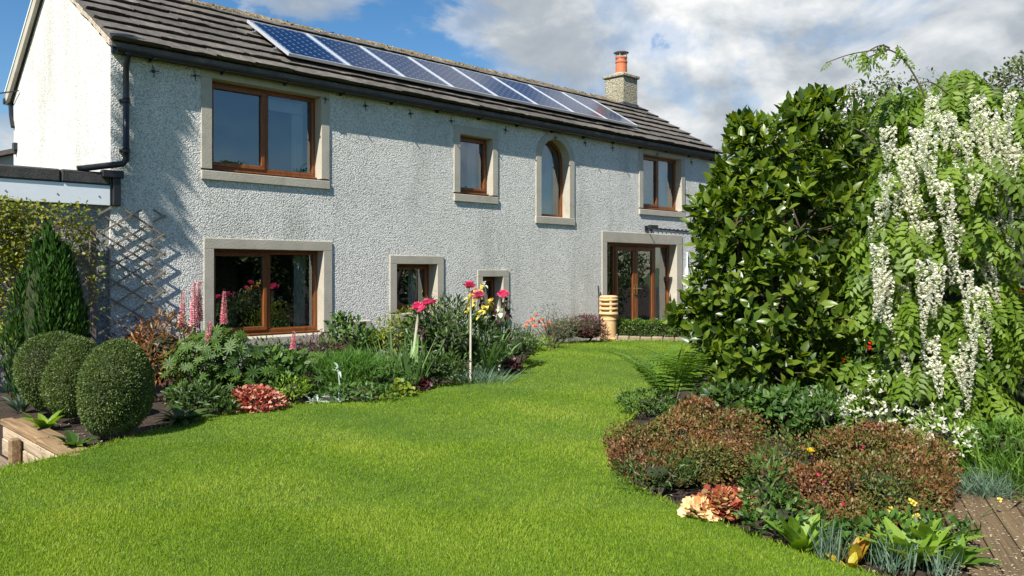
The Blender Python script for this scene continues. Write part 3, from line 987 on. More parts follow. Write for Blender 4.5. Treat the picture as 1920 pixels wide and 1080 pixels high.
# wire hooks under the eaves
hk = MB(); hk.tube([(0, -.012, .06), (0, -.03, -.05), (0, -.02, -.10)], .0065, 5); hk.tube([(-.06, -.03, -.02), (.07, -.03, -.015)], .006, 5); hk.box(-.012, .012, -.035, .0, -.035, .0)
hme = hk.mesh('wire_hook', M['black'])
for t in (.55, 1.14, 3.28, 4.05, 5.0, 5.95, 7.35, 8.78, 9.75, 10.7, 12.4, 13.9):
    link('wire_hook', hme, house, None, (t, 0, EV - .20 + random.uniform(-.03, .02)), (0, random.gauss(0, .12), random.gauss(0, .1)))
# downpipe at the left corner, swan-necked onto the flat roof
mb = MB()
mb.tube([(.165, GY, GZ - .02), (.165, GY, GZ - .12), (.165, -.085, GZ - .2), (.165, -.085, 2.98)], .04, 12)
mb.tube([(.165, -.085, 3.06), (.165, -.085, 2.95), (.12, -.085, 2.90), (-.36, -.02, 2.80), (-.42, -.01, 2.79)], .043, 12)
for z in (3.75, 3.08): mb.tube([(.165, -.085, z - .03), (.165, -.085, z + .03)], .05, 12); mb.box(.10, .23, -.05, -.002, z - .02, z + .02)
mb.tube([(.165, GY, GZ - .09), (.165, GY, GZ - .02)], .052, 12)
mb.build('downpipe', M['black'], house, True)

# ---- windows
def strip_curtain(win, t0, t1, z0, z1, y, waves=5, name='curtain'):
    mb = MB(); n = waves * 6; vs = []
    for i in range(n + 1):
        f = i / n; x = t0 + (t1 - t0) * f; yy = y + .03 * math.sin(f * waves * 2 * PI)
        vs += [(x, yy, z0), (x, yy, z1)]
    mb.add(vs, [(2 * i, 2 * i + 2, 2 * i + 3, 2 * i + 1) for i in range(n)])
    return mb.build(name, M['curtain'], win, True)


def bar(mb, a, b, c, e, y0, y1): mb.box(a, b, y0, y1, c, e)


def ring(mb, a, b, c, e, w, y0, y1):
    """rectangular frame of width w, pieces butted"""
    mb.box(a, b, y0, y1, c, c + w); mb.box(a, b, y0, y1, e - w, e)
    mb.box(a, a + w, y0, y1, c + w, e - w); mb.box(b - w, b, y0, y1, c + w, e - w)


def stones(win, inn, out, sill=True, proud=.022, back=.24):
    a, b, c, e = inn; A, B, C_, E_ = out
    mb = MB(); mb.box(A, B, -proud, back, e, E_); mb.build('lintel', M['stone'], win, False, .006)
    mb = MB(); mb.box(A, a, -proud, back, c, e - .0); mb.build('jamb', M['stone'], win, False, .005)
    mb = MB(); mb.box(b, B, -proud, back, c, e - .0); mb.build('jamb', M['stone'], win, False, .005)
    if sill:
        mb = MB()
        vs = [(A, -proud - .012, C_), (B, -proud - .012, C_), (B, back, C_), (A, back, C_), (A, -proud - .012, c - .028), (B, -proud - .012, c - .028), (B, back, c + .005), (A, back, c + .005)]
        mb.add(vs, [(3, 2, 1, 0), (4, 5, 6, 7), (0, 1, 5, 4), (1, 2, 6, 5), (2, 3, 7, 6), (3, 0, 4, 7)])
        mb.build('sill', M['stone'], win, False, .006)


def pane(win, a, b, c, e, y):
    mb = MB(); mb.add([(a, y, c), (b, y, c), (b, y, e), (a, y, e)], [(0, 1, 2, 3)])
    return mb.build('pane', M['glass'], win)


def window(key, kind, setback=.17, fw=.055):
    inn, out = WIN[key]
    a, b, c, e = inn
    y0, y1 = setback, setback + .07
    mb = MB(); ring(mb, a, b, c + .03, e, fw, y0, y1)
    mid = a + (b - a) * .52
    if kind == 'pair': mb.box(mid - .035, mid + .035, y0, y1, c + .03 + fw, e - fw)
    w = mb.build('window', M['frame'], house, False, .006)
    stones(w, inn, out)
    mb = MB(); mb.box(a, b + .0, y0 - .06, y1, c + .006, c + .028); mb.build('window_board', M['frame'], w, False, .004)
    zc, ze = c + .03 + fw, e - fw
    if kind == 'pair':
        cs = MB(); ring(cs, a + fw - .01, mid - .022, zc - .012, ze + .012, .058, y0 - .018, y0 + .04)
        cs.build('casement', M['frame'], w, False, .006)
        pane(w, a + fw + .03, mid - .06, zc + .03, ze - .03, y0 + .03)
        bd = MB(); ring(bd, mid + .035, b - fw, zc, ze, .014, y0 + .012, y0 + .03); bd.build('glazing_bead', M['frame'], w)
        pane(w, mid + .035, b - fw, zc, ze, y0 + .032)
        strip_curtain(w, b - .26, b - .06, c, e, y1 + .22, 4)
        strip_curtain(w, a + .02, a + .14, c, e, y1 + .16, 2)
    else:
        cs = MB(); ring(cs, a + fw - .01, b - fw + .01, zc - .012, ze + .012, .05, y0 - .018, y0 + .04)
        cs.build('casement', M['frame'], w, False, .006)
        pane(w, a + fw + .03, b - fw - .03, zc + .03, ze - .03, y0 + .03)
        strip_curtain(w, b - .30, b - .10, c, e, y1 + .16, 3)
    return w


w = window('ul', 'pair')
mb = MB(); mb.box(2.40, 3.1, .40, .42, 4.02, 4.2); mb.build('blind', M['curtain'], w)
window('ll', 'pair')
window('ur', 'pair', .16)
window('med', 'single', .15)
window('sm', 'single', .235, .05)
window('ti', 'single', .235, .045)

# arched window
inner = arch_curve(0, 2.60)
def band(mb, o1, o2, y0, y1):
    n = len(o1)
    vs = [(x, y0, z) for x, z in o1] + [(x, y0, z) for x, z in o2] + [(x, y1, z) for x, z in o1] + [(x, y1, z) for x, z in o2]
    fs = []
    for i in range(n - 1):
        fs += [(i, i + 1, n + i + 1, n + i), (2 * n + i, 3 * n + i, 3 * n + i + 1, 2 * n + i + 1), (i, 2 * n + i, 2 * n + i + 1, i + 1), (n + i, n + i + 1, 3 * n + i + 1, 3 * n + i)]
    mb.add(vs, fs)
mb = MB(); fi = arch_curve(-.062, 2.665); fo = arch_curve(0, 2.665); band(mb, fi, fo, .19, .26)
mb.box(ARCH[0], ARCH[1], 0.188, .262, 2.605, 2.664)
aw = mb.build('window', M['frame'], house)
mb = MB(); band(mb, arch_curve(0.0, 2.60), arch_curve(.15, 2.60), -.022, .36); mb.build('surround', M['stone'], aw)
mb = MB(); mb.box(8.20, 9.42, -.03, .36, 2.44, 2.598); mb.build('sill', M['stone'], aw, False, .012)
mb = MB(); pts = arch_curve(-.05, 2.66); mb.add([(x, .22, z) for x, z in pts], [tuple(reversed(range(len(pts))))]); mb.build('pane', M['glass'], aw)
strip_curtain(aw, 8.80, 9.2, 2.6, 4.15, .48, 5)

# french doors
inn, out = WIN['door']; a, b, c, e = inn
mb = MB(); mb.box(a, b, .20, .28, e - .07, e); mb.box(a, a + .07, .20, .28, c, e - .07); mb.box(b - .07, b, .20, .28, c, e - .07)
dl = [a + .07, a + .52, 12.62, b - .07]
mb.box(a + .52 - .035, a + .52 + .035, .201, .279, c, e - .07); mb.box(12.62 - .035, 12.62 + .035, .201, .279, c, e - .07)
dw = mb.build('door_frame', M['frame'], house, False, .006)
stones(dw, inn, out, False, .022, .30)
pane(dw, a + .07, a + .485, c + .05, e - .07, .24); pane(dw, 12.655, b - .07, c + .05, e - .07, .24)
strip_curtain(dw, 12.68, 13.1, .05, 2.1, .42, 4)
mm_ = (a + .555 + 12.585) / 2
for (p, q, hx) in ((a + .557, mm_ - .003, mm_ - .05), (mm_ + .003, 12.583, mm_ + .05)):
    mb = MB(); ring(mb, p, q, c + .01, e - .075, .10, .185, .245)
    dd = mb.build('door', M['frame'], house, False, .006)
    pane(dd, p + .09, q - .09, c + .1, e - .17, .215)
    mb = MB(); mb.box(hx - .016, hx + .016, .172, .184, .92, 1.16); mb.tube([(hx, .165, 1.06), (hx, .13, 1.06), (hx + (.11 if hx > mm_ else -.11), .13, 1.06)], .011, 6)
    mb.build('handle', M['brass'], dd)
mb = MB(); mb.box(a, b, -.06, .30, -.02, .028); mb.build('threshold', M['stone'], house)

# bare stone panel low on the wall
mb = MB(); mb.box(3.63, 4.17, -.03, .0, .02, .64); mb.build('wall_stone', M['stone'], house, False, .015)
# security light on its bracket with a wire
mb = MB(); mb.box(11.93, 12.03, -.03, -.002, 2.42, 2.54); mb.tube([(11.98, -.03, 2.49), (11.98, -.16, 2.50)], .014, 6); mb.box(11.86, 12.13, -.25, -.15, 2.46, 2.55)
mb.tube([(11.93, -.19, 2.45), (11.93, -.20, 2.36)], .03, 8)
wl_ = mb.build('wall_light', M['black'], house, False, .004)
mb = MB(); mb.tube([(12.03, -.012, 2.50), (12.6, -.012, 2.49), (13.9, -.012, 2.47), (14.9, -.012, 2.48)], .012, 6)
for i in range(14): mb.box(12.2 + i * .18, 12.23 + i * .18, -.03, -.002, 2.47, 2.51)
mb.build('cable', M['black'], house)
mb = MB(); mb.tube([(13.68, -.03, 1.95), (13.68, -.03, .1)], .014, 8); mb.box(13.64, 13.73, -.07, -.002, 1.35, 1.55); mb.build('conduit', M['white'], house)
mb = MB(); mb.tube([(10.2, -.04, 1.05), (10.16, -.05, 1.15), (10.21, -.03, .9), (10.22, -.03, .1)], .014, 6); mb.build('hose_pipe', M['black'], house)

# chimney
mb = MB(); mb.box(14.10, 14.76, 2.30, 2.95, 5.85, 6.83)
ch = mb.build('chimney', M['stack'], house, False, .02)
mb = MB(); mb.box(14.05, 14.81, 2.25, 3.0, 6.832, 6.92); mb.build('cap_stone', M['stack'], ch, False, .02)
mb = MB(); mb.lathe([(.27, 6.92), (.25, 6.97), (.18, 7.0)], 16, (14.43, 2.62, 0)); mb.build('flaunching', M['stone'], ch)
mb = MB(); mb.lathe([(.165, 6.98), (.155, 7.25), (.15, 7.28), (.168, 7.29), (.168, 7.34), (.15, 7.35), (.15, 7.40), (.165, 7.41), (.165, 7.45), (.13, 7.45)], 20, (14.43, 2.62, 0)); mb.build('chimney_pot', M['terracotta'], ch, False)
mb = MB(); mb.lathe([(.02, 7.65), (.13, 7.625), (.215, 7.575), (.205, 7.565), (.05, 7.57)], 20, (14.43, 2.62, 0))
for k in range(4):
    an = k * PI / 2 + .4; mb.tube([(14.43 + .15 * math.cos(an), 2.62 + .15 * math.sin(an), 7.28), (14.43 + .15 * math.cos(an), 2.62 + .15 * math.sin(an), 7.58)], .012, 5)
mb.build('cowl', M['galv'], ch)
mb = MB(); mb.box(14.085, 14.775, 2.285, 2.965, 5.85, 6.12); mb.build('flashing', M['lead'], ch)

# ---- solar panels (each one a thing standing on its rails)
PT0, PW, PS0, PS1 = 2.76, 1.153, .32, 1.72
names = ['leftmost blue solar panel, its white frame edge in full view', 'second solar panel along from the white edged end panel', 'third solar panel counting from the white edged end', 'fourth solar panel counting from the white edged end', 'fifth solar panel from the white edged end, mid roof', 'third solar panel back from the chimney end of the row', 'last but one solar panel towards the chimney end', 'end solar panel nearest the chimney, reflecting the grey sky']
nrm = Vector((0, -math.sin(SLOPE), math.cos(SLOPE))); upv = Vector((0, math.cos(SLOPE), math.sin(SLOPE)))
PL = (PS1 - PS0) / math.cos(SLOPE)
cb_ = MB(); cs_ = .158; cc_ = .034
cb_.add([(-cs_ / 2 + cc_, -cs_ / 2, 0), (cs_ / 2 - cc_, -cs_ / 2, 0), (cs_ / 2, -cs_ / 2 + cc_, 0), (cs_ / 2, cs_ / 2 - cc_, 0), (cs_ / 2 - cc_, cs_ / 2, 0), (-cs_ / 2 + cc_, cs_ / 2, 0), (-cs_ / 2, cs_ / 2 - cc_, 0), (-cs_ / 2, -cs_ / 2 + cc_, 0)], [tuple(range(8))])
cell_me = cb_.mesh('cell', M['cell'])
fr_ = MB(); ring(fr_, 0.003, PW - .003, 0, PL, .019, -.045, .004)
def swap(m): m.v = [(x, z, y) for x, y, z in m.v]; m.f = [tuple(reversed(f)) for f in m.f]
swap(fr_); frame_me = fr_.mesh('frame', M['alu'])
bs = MB(); bs.add([(.03, .026, -.006), (PW - .03, .026, -.006), (PW - .03, PL - .026, -.006), (.03, PL - .026, -.006)], [(0, 1, 2, 3)]); back_me = bs.mesh('backsheet', M['backsheet'])
ft = MB()
for q in (.25, .75): ft.box(-.02, .03, PL * q - .02, PL * q + .02, -.16, -.04); ft.box(-.07, .03, PL * q - .04, PL * q + .0, -.165, -.15)
foot_me = ft.mesh('bracket', M['galv'])
for i in range(8):
    p = Vector((PT0 + i * PW, PS0, fe[1] + math.tan(SLOPE) * (PS0 - fe[0]))) + nrm * .20
    pn = thing('solar_panel', names[i], 'solar panel', hw(p.x, p.y, p.z), 0, 'solar panels in a row on the cottage roof')
    pn.rotation_euler = Euler((SLOPE, 0, HROT), 'XYZ')
    link('frame', frame_me, pn); link('backsheet', back_me, pn)
    link('bracket', foot_me, pn)
    for r in range(10):
        for q in range(6):
            link('cell', cell_me, pn, None, (.085 + (q + .5) * (PW - .17) / 6, .05 + (r + .5) * (PL - .1) / 10, -.003))
mb = MB()
for q in (.25, .75):
    p0 = Vector((PT0 - .06, PS0, fe[1] + math.tan(SLOPE) * (PS0 - fe[0]))) + nrm * .115 + upv * PL * q
    mb.tube([p0, p0 + Vector((8 * PW + .12, 0, 0))], .02, 4)
mb.build('panel_rail', M['galv'], house)

# ================================================================== FLAT ROOFED EXTENSION
ext = thing('extension', 'low flat roofed extension with white fascia at the left gable', 'building', HC, HROT)
mb = MB(); mb.box(-6, -.006, .06, 4.6, -.3, 2.40); mb.build('wall', M['dash_grey'], ext)
mb = MB(); mb.box(-6.05, -.01, .0, 4.65, 2.41, 2.66); mb.build('roof', M['asphalt'], ext)
for i, (p, q) in enumerate([(-6.05, -3.1), (-3.095, -.02)]):
    mb = MB(); mb.box(p, q, -.035, -.004, 2.335, 2.60); mb.build('fascia_board', M['white'], ext, False, .004)
edge = [(-6.05, -3.5), (-3.5, -1.9), (-1.9, -.62), (-.62, -.015)]
for p, q in edge:
    mb = MB(); h = random.uniform(-.006, .006)
    mb.box(p, q - .006, -.055, .30, 2.602, 2.775 + h); mb.build('roof_edging', M['asphalt'], ext, False, .02)
mb = MB()
for t in (-1.24, -.66, -.16): mb.tube([(t, -.041, 2.45), (t, -.034, 2.45)], .011, 8)
mb.build('screw_head', M['galv'], ext)
mb = MB(); mb.box(.0, .10, -.09, -.004, 2.33, 2.74); mb.box(-.14, .13, -.12, -.004, 2.70, 2.80); mb.build('hopper', M['black'], ext, False, .01)

# neighbour's roof beyond
nb = thing('neighbour_house', 'distant brown roofed house with two chimney pots behind the gable', 'house', (-27.5, 41, 0), .25)
mb = MB(); mb.box(-7, 7, 0, 8, -.4, 5.0); mb.build('wall', M['neigh'], nb)
mb = MB(); mb.add([(-7.3, -.3, 4.9), (7.3, -.3, 4.9), (7.3, 4, 7.3), (-7.3, 4, 7.3), (7.3, 8.3, 4.9), (-7.3, 8.3, 4.9)], [(0, 1, 2, 3), (3, 2, 4, 5), (1, 4, 2), (0, 3, 5)]); rf = mb.build('roof', M['slate'], nb)
for k in range(9):
    mb = MB(); f = k / 9; mb.box(-7.3, 7.3, -.34 + f * 4.3, .14 + f * 4.3, 4.90 + f * 2.42, 4.96 + f * 2.42); mb.build('slate_course', M['slate'], rf)
for dx in (3.0, 4.1):
    mb = MB(); mb.lathe([(.28, 7.1), (.28, 7.75), (.32, 7.75), (.32, 7.9), (.2, 7.9)], 12, (dx, 4, 0)); mb.build('chimney_pot', M['galv'], nb)
nb2 = thing('outbuilding', 'grey mono pitched outbuilding in front of the distant brown roof', 'outbuilding', (-16.4, 24.0, 0), .35)
mb = MB(); mb.add([(-4, 0, -.4), (4, 0, -.4), (4, 5, -.4), (-4, 5, -.4), (-4, 0, 3.4), (4, 0, 5.6), (4, 5, 5.6), (-4, 5, 3.4)], [(0, 1, 5, 4), (1, 2, 6, 5), (2, 3, 7, 6), (3, 0, 4, 7)]); mb.build('wall', M['neigh'], nb2)
mb = MB(); mb.add([(-4.2, -.2, 3.36), (4.2, -.2, 5.68), (4.2, 5.2, 5.68), (-4.2, 5.2, 3.36), (-4.2, -.2, 3.5), (4.2, -.2, 5.82), (4.2, 5.2, 5.82), (-4.2, 5.2, 3.5)], [(3, 2, 1, 0), (4, 5, 6, 7), (0, 1, 5, 4), (1, 2, 6, 5), (2, 3, 7, 6), (3, 0, 4, 7)]); mb.build('roof', M['slate'], nb2)
# overhead wire to the gable
mb = MB(); p0 = hw(-.03, 4.35, 4.55)
p1 = p0 + Vector((-14, 6, 1.0)); path = []
for i in range(13):
    f = i / 12; q = p0.lerp(p1, f); q.z -= 1.2 * f * (1 - f); path.append(q)
mb.tube(path, .012, 5)
tag(mb.build('overhead_cable', M['black']), 'thin dark overhead wire running left from the white gable', 'cable')

# ================================================================== TRELLIS
def trellis(name, label, t0, t1, z0, z1, y, sp, slope, post=None, mat=None):
    t = thing(name, label, 'trellis', hw(t0, 0), HROT, 'wooden diamond trellis panels')
    W, H = t1 - t0, z1 - z0
    for sgn, yy in ((1, y - .012), (-1, y)):
        c = -slope * W
        k0 = z0 - slope * W if sgn > 0 else z0
        k1 = z1 if sgn > 0 else z1 + slope * W
        k = k0 + .05
        while k < k1:
            # z = k + sgn*slope*x
            pts = []
            for x in np.linspace(0, W, 40):
                z = k + sgn * slope * x
                if z0 <= z <= z1: pts.append((x, z))
            if len(pts) > 4:
                (xa, za), (xb, zb) = pts[0], pts[-1]
                mb = MB(); L_ = math.hypot(xb - xa, zb - za); an = math.atan2(zb - za, xb - xa)
                mt = Matrix.Translation(((xa + xb) / 2, yy, (za + zb) / 2)) @ Matrix.Rotation(-an, 4, 'Y')
                mb.box(-L_ / 2 - .02, L_ / 2 + .02, -.006, .005, -.012, .012, mt)
                mb.build('slat', mat or M['wood_old'], t)
            k += sp
    return t


tr1 = trellis('trellis', 'bare wooden diamond trellis on the white wall beside the lower window', -.17, .68, .35, 2.30, -.065, .262, .64)
tr2 = trellis('trellis', 'wooden trellis behind the conifer, overgrown by the yellow green climber', -1.9, -.25, .2, 2.22, -.03, .30, .64)
mb = MB(); mb.box(1.62, 1.69, -.09, -.015, -.2, 2.05); mb.build('post', M['post'], tr2, False, .004)
for x in (-.0, .42, .80, 1.22):
    mb = MB(); mb.box(x, x + .045, -.075, -.04, -.2, 2.0); mb.build('batten', M['post'], tr2)
mb = MB(); mb.box(0, 1.7, -.078, -.042, 2.001, 2.05); mb.build('batten', M['post'], tr2)

# ================================================================== TIMBER EDGING, DECK, KERB
sd = (S1 - S0).normalized(); sang = math.atan2(sd.y, sd.x)
mb = MB()
ed = thing('sleeper_edging', 'split timber sleepers edging the raised bed at lower left', 'edging', S0, sang)
# runs along +x of its frame; yard lies to -y... side chosen so that the flat top reaches into the bed
for (x0, x1, j) in ((.22, 1.15, .0), (1.153, 2.42, .012)):
    for (ya, yb, zt) in ((-.20, -.075, -.012), (-.072, .04, .004)):
        mb = MB(); mb.box(x0, x1, ya, yb + .0, -.05 + zt, zt + j); mb.build('sleeper', M['sleeper'], ed, False, .012)
for (x0, x1, z0, z1) in ((.22, .9, -.17, -.056), (.904, 2.38, -.165, -.054), (.22, 1.5, -.33, -.174), (1.504, 2.38, -.33, -.169)):
    mb = MB(); mb.box(x0, x1, -.10, .028 + random.uniform(-.004, .006), z0, z1); mb.build('face_board', M['face'], ed, False, .008)
mb = MB(); mb.box(1.60, 1.70, .045, .13, -.42, -.06); mb.build('post', M['sleeper'], ed, False, .01)

dk = thing('deck', 'weathered brown timber decking at lower right', 'decking', gnd(1800, 960), 0)
ddir = Vector((.36, .93, 0)).normalized(); dang = math.atan2(ddir.y, ddir.x)
dk.rotation_euler = (0, 0, dang)
bme = []
for k in range(4):
    mb = MB(); prof = [(0, 0), (0, .028)]
    ngr = 2
    for i in range(ngr):
        x = .006 + (.132 / ngr) * i
        prof += [(x, .032), (x + .132 / ngr * .86, .032), (x + .132 / ngr * .90, .0285), (x + .132 / ngr * .94, .0285)]
    prof += [(.138, .032), (.142, .028), (.142, 0)]
    n = len(prof)
    vs = [(-2.6, -y, z - .03) for y, z in prof] + [(2.4, -y, z - .03) for y, z in prof]
    mb.add(vs, [(i, n + i, n + (i + 1) % n, (i + 1) % n) for i in range(n)] + [tuple(range(n)), tuple(reversed(range(n, 2 * n)))])
    bme.append(mb.mesh('deck_board', M['deck']))
for i in range(14):
    o = link('deck_board', bme[i % 4], dk, None, (random.uniform(-.02, .02), .10 - i * .148, random.uniform(0, .004)))
# fallen petals on the deck
P = np.array([gnd(random.uniform(1795, 1930), random.uniform(925, 1085), .006) for _ in range(520)] + [gnd(1790 + random.gauss(0, 22), random.uniform(950, 1080), .008) for _ in range(160)])
o = link('fallen_petals', np_mesh('fallen_petals', [scatter_np(P, RNG.normal(0, 1, P.shape) * (1, 1, .12), np.tile((0, 0, 1.), (len(P), 1)), RNG.uniform(.008, .022, len(P)), T_dia(.7), .3)], M['litter']))
tag(o, 'pale fallen petals scattered on the brown decking', 'petals', None, 'stuff')
# chips and leaf crumbs on soil near the lawn rim
P = np.array([gnd(random.uniform(300, 470), random.uniform(745, 800), -.028) for _ in range(120)] + [gnd(random.uniform(1190, 1700), random.uniform(900, 1070), -.028) for _ in range(260)] + [gnd(random.uniform(60, 200), random.uniform(790, 840), -.028) for _ in range(80)])
o = link('leaf_litter', np_mesh('leaf_litter', [scatter_np(P, RNG.normal(0, 1, P.shape) * (1, 1, .25), np.tile((0, 0, 1.), (len(P), 1)), RNG.uniform(.012, .03, len(P)), T_dia(.7), .5)], M['litter']))
tag(o, 'dry leaf crumbs lying on the bed soil', 'leaf litter', None, 'stuff')

# paving before the doors and the kerb under the low hedge
pv = MB(); pv.box(9.9, 14.9, -1.05, -.005, -.03, .0); pv.v = [tuple(hw(*v)) for v in pv.v]; pv.build('paving', M['paving'])['kind'] = 'structure'
kb = thing('stone_kerb', 'row of low brown kerb stones below the small clipped hedge', 'kerb', gnd(1140, 640), 0)
ka, kb2 = gnd(1138, 637), gnd(1330, 641)
n = 9; kd = (kb2 - ka)
for i in range(n):
    mb = MB(); L_ = kd.length / n
    mb.box(.006, L_ - .006, -.05, .06, -.06, random.uniform(.075, .10)); o = mb.build('kerb_stone', M['kerb'], kb, False, .015)
    p = ka + kd * (i / n); o.location = (p.x - kb.location.x, p.y - kb.location.y, 0); o.rotation_euler = (0, 0, math.atan2(kd.y, kd.x) + random.gauss(0, .03))

# clay pot beside the doors: tall chimney pot with slotted head
pp = gnd(1141, 637)
pt = thing('clay_chimney_pot', 'buff clay chimney pot with slotted square head beside the glazed doors', 'pot', (pp.x, pp.y, 0), HROT + .35)
mb = MB(); mb.lathe([(.185, -.02), (.19, .03), (.165, .06), (.162, .40), (.175, .44), (.165, .46), (.165, .50), (.2, .55)], 22); mb.build('base', M['buff'], pt, False)
mb = MB()
for k in range(4):
    z = .553 + k * .095; mb.lathe([(.20 if k else .21, z), (.205, z + .02), (.195, z + .05)], 22)
mb.lathe([(.195, .90), (.20, .915), (.17, .945), (.10, .95)], 22)
hd = mb.build('slotted_head', M['buff'], pt)
mb = MB()
for k in range(4):
    an = k * PI / 2 + .6; x, y = .165 * math.cos(an), .165 * math.sin(an)
    mb.tube([(x, y, .55), (x, y, .92)], .035, 6)
mb.lathe([(.12, .55), (.12, .92)], 12)
mb.build('rib', M['buff'], pt)

# ================================================================== PLANTS, LEFT BED
TL, TD, TB, TPN, TPL, TLB, TF = T_leaf(), T_dia(), T_blade(), T_pinnate(), T_palmate(), T_lobed(), T_floret()
TOV = T_leaf(.5, .10, .18); TNAR = T_leaf(.26, .08, .22)

# conifer: upright sprays in many leaders
c = gnd(92, 752)
cf = thing('conifer', 'dark green columnar conifer in front of the climber trellis', 'tree', c)
ld = []
for k in range(46):
    an = random.uniform(0, 2 * PI); rr = .39 * math.sqrt(random.random())
    ht = 1.92 - 1.05 * (rr / .47) ** 2.2 * .78 - random.uniform(0, .22)
    ld.append((rr * math.cos(an), rr * math.sin(an) * .8, ht))
ld += [(.03, -.05, 1.98), (-.05, .0, 1.9), (.12, -.1, 1.85), (.22, -.1, 1.62)]
P, D = [], []
for lx, ly, lh in ld:
    m = int(230 * lh)
    z = RNG.uniform(.03, lh, m); f = z / lh
    rad = .085 * (1 - f ** 3) + .008
    an = RNG.uniform(0, 2 * PI, m)
    sp_ = .75 + .25 * np.sin(f * PI)
    P.append(np.column_stack((lx * sp_ + rad * np.cos(an), ly * sp_ + rad * np.sin(an), z)))
    D.append(np.column_stack((np.cos(an) * .35, np.sin(an) * .35, np.full(m, 1.0))))
P = np.concatenate(P); D = np.concatenate(D) + RNG.normal(0, .18, P.shape)
out = P * (1, 1, 0)
o = link('foliage', np_mesh('foliage', [scatter_np(P, D, out + RNG.normal(0, .3, P.shape), RNG.uniform(.05, .12, len(P)), T_leaf(.22, .05, .02), .6)], M['conifer']), cf); o['kind'] = 'stuff'
mb = MB(); mb.tube([(0, 0, -.05), (.01, 0, .9), (0, 0, 1.7)], [.05, .03, .01], 7); mb.build('trunk', M['bark'], cf)
cm_ = Lump(.24, .2, .72, amp=.1).core(1.0); cm_.v = [(x, y, z + .85) for x, y, z in cm_.v]; cm_.build('shade_core', M['core'], cf, True)

# clipped box eggs
for (px, by, Y, rx, rz, lab) in ((219, 832, None, .315, .43, 'big clipped egg shaped box bush at the lawn edge'), (146, 800, None, .265, .41, 'clipped box bush wedged between two others, middle of three'), (97, 788, None, .31, .41, 'clipped box bush in front of the conifer, hindmost of three')):
    c = gnd(px, by)
    c = (c.x * 1.045, c.y * 1.045, 0)
    shrub('box_bush', lab, 'bush', c, (rx, rx, rz), M['box'], 26000, .019, T_dia(.5, .1), 20, .07, .82, .16, 'three clipped box bushes', .7, .25, .93, 1.02, 0, rz * 1.02, .6, -.97)

# climber over the extension wall
cl = thing('climbing_plant', 'yellow green leafy climber spilling over the grey extension wall', 'climber', hw(-1.4, -.1), HROT)
P = []
def cloud(n, cx, cz, rx, rz, y=-.16, ry=.10):
    a = RNG.normal(0, .5, (n, 3)); P.append(a * (rx, ry, rz) + (cx, y, cz))
# local x: metres along the wall from -1.4
cloud(1300, .10, 2.02, .48, .50); cloud(700, .16, 1.78, .34, .45); cloud(160, .62, 2.17, .30, .16); cloud(150, .98, 2.1, .16, .35); cloud(120, .6, 1.6, .3, .3)
cloud(200, .06, 1.2, .22, .40); cloud(130, .10, .75, .16, .3); cloud(110, 1.12, 1.45, .12, .55); cloud(140, .85, 1.85, .2, .3); cloud(900, -.7, 1.8, .7, .8)
P = np.concatenate(P); P[:, 1] = np.minimum(P[:, 1], -.06)
P = P[P[:, 2] < 2.36]
d = RNG.normal(0, 1, P.shape) + (0, -.6, -.2)
o = link('foliage', np_mesh('foliage', [scatter_np(P, d, np.tile((0, -.8, .6), (len(P), 1)), RNG.uniform(.035, .075, len(P)), TOV, .9)], M['climber']), cl); o['kind'] = 'stuff'
mb = MB()
for k in range(20):
    x = random.choice([random.uniform(-.2, .4), random.uniform(.75, 1.0)]); z = random.uniform(.3, 1.6); pth = [(x, -.08, z)]
    for j in range(5): x += random.gauss(.0, .05); z += random.uniform(.05, .18); pth.append((x, -.08 - random.uniform(0, .12), z))
    mb.tube(pth, .0035, 4)
for k in range(7):
    a0 = random.uniform(0, 6); cx, cz = 1.0 + random.uniform(-.08, .08), 1.72 + random.uniform(-.1, .1); r = random.uniform(.08, .17)
    mb.tube([(cx + r * math.cos(a0 + j * .55), -.12 - .02 * j % .08, cz + r * 1.2 * math.sin(a0 + j * .55)) for j in range(9)], .004, 4)
mb.build('stem', M['post'], cl)

# bronze shrub between box bushes and lupins
c = gnd(295, 752)
shrub('bronze_shrub', 'bronze and orange leaved shrub between the box bush and the lupins', 'shrub', (c.x, c.y + .15, 0), (.42, .36, .42), M['bronze'], 1500, .075, TNAR, 9, .14, .55, .25, None, .5, .35, zc=.44)
c = gnd(245, 700)
shrub('bronze_shrub', 'darker bronze shrub against the trellis wall behind the box bush', 'shrub', (c.x + .2, c.y - .5, 0), (.36, .3, .42), M['purple'], 700, .075, TNAR, 9, .14, .55, .25, None, .5, .35, zc=.40)
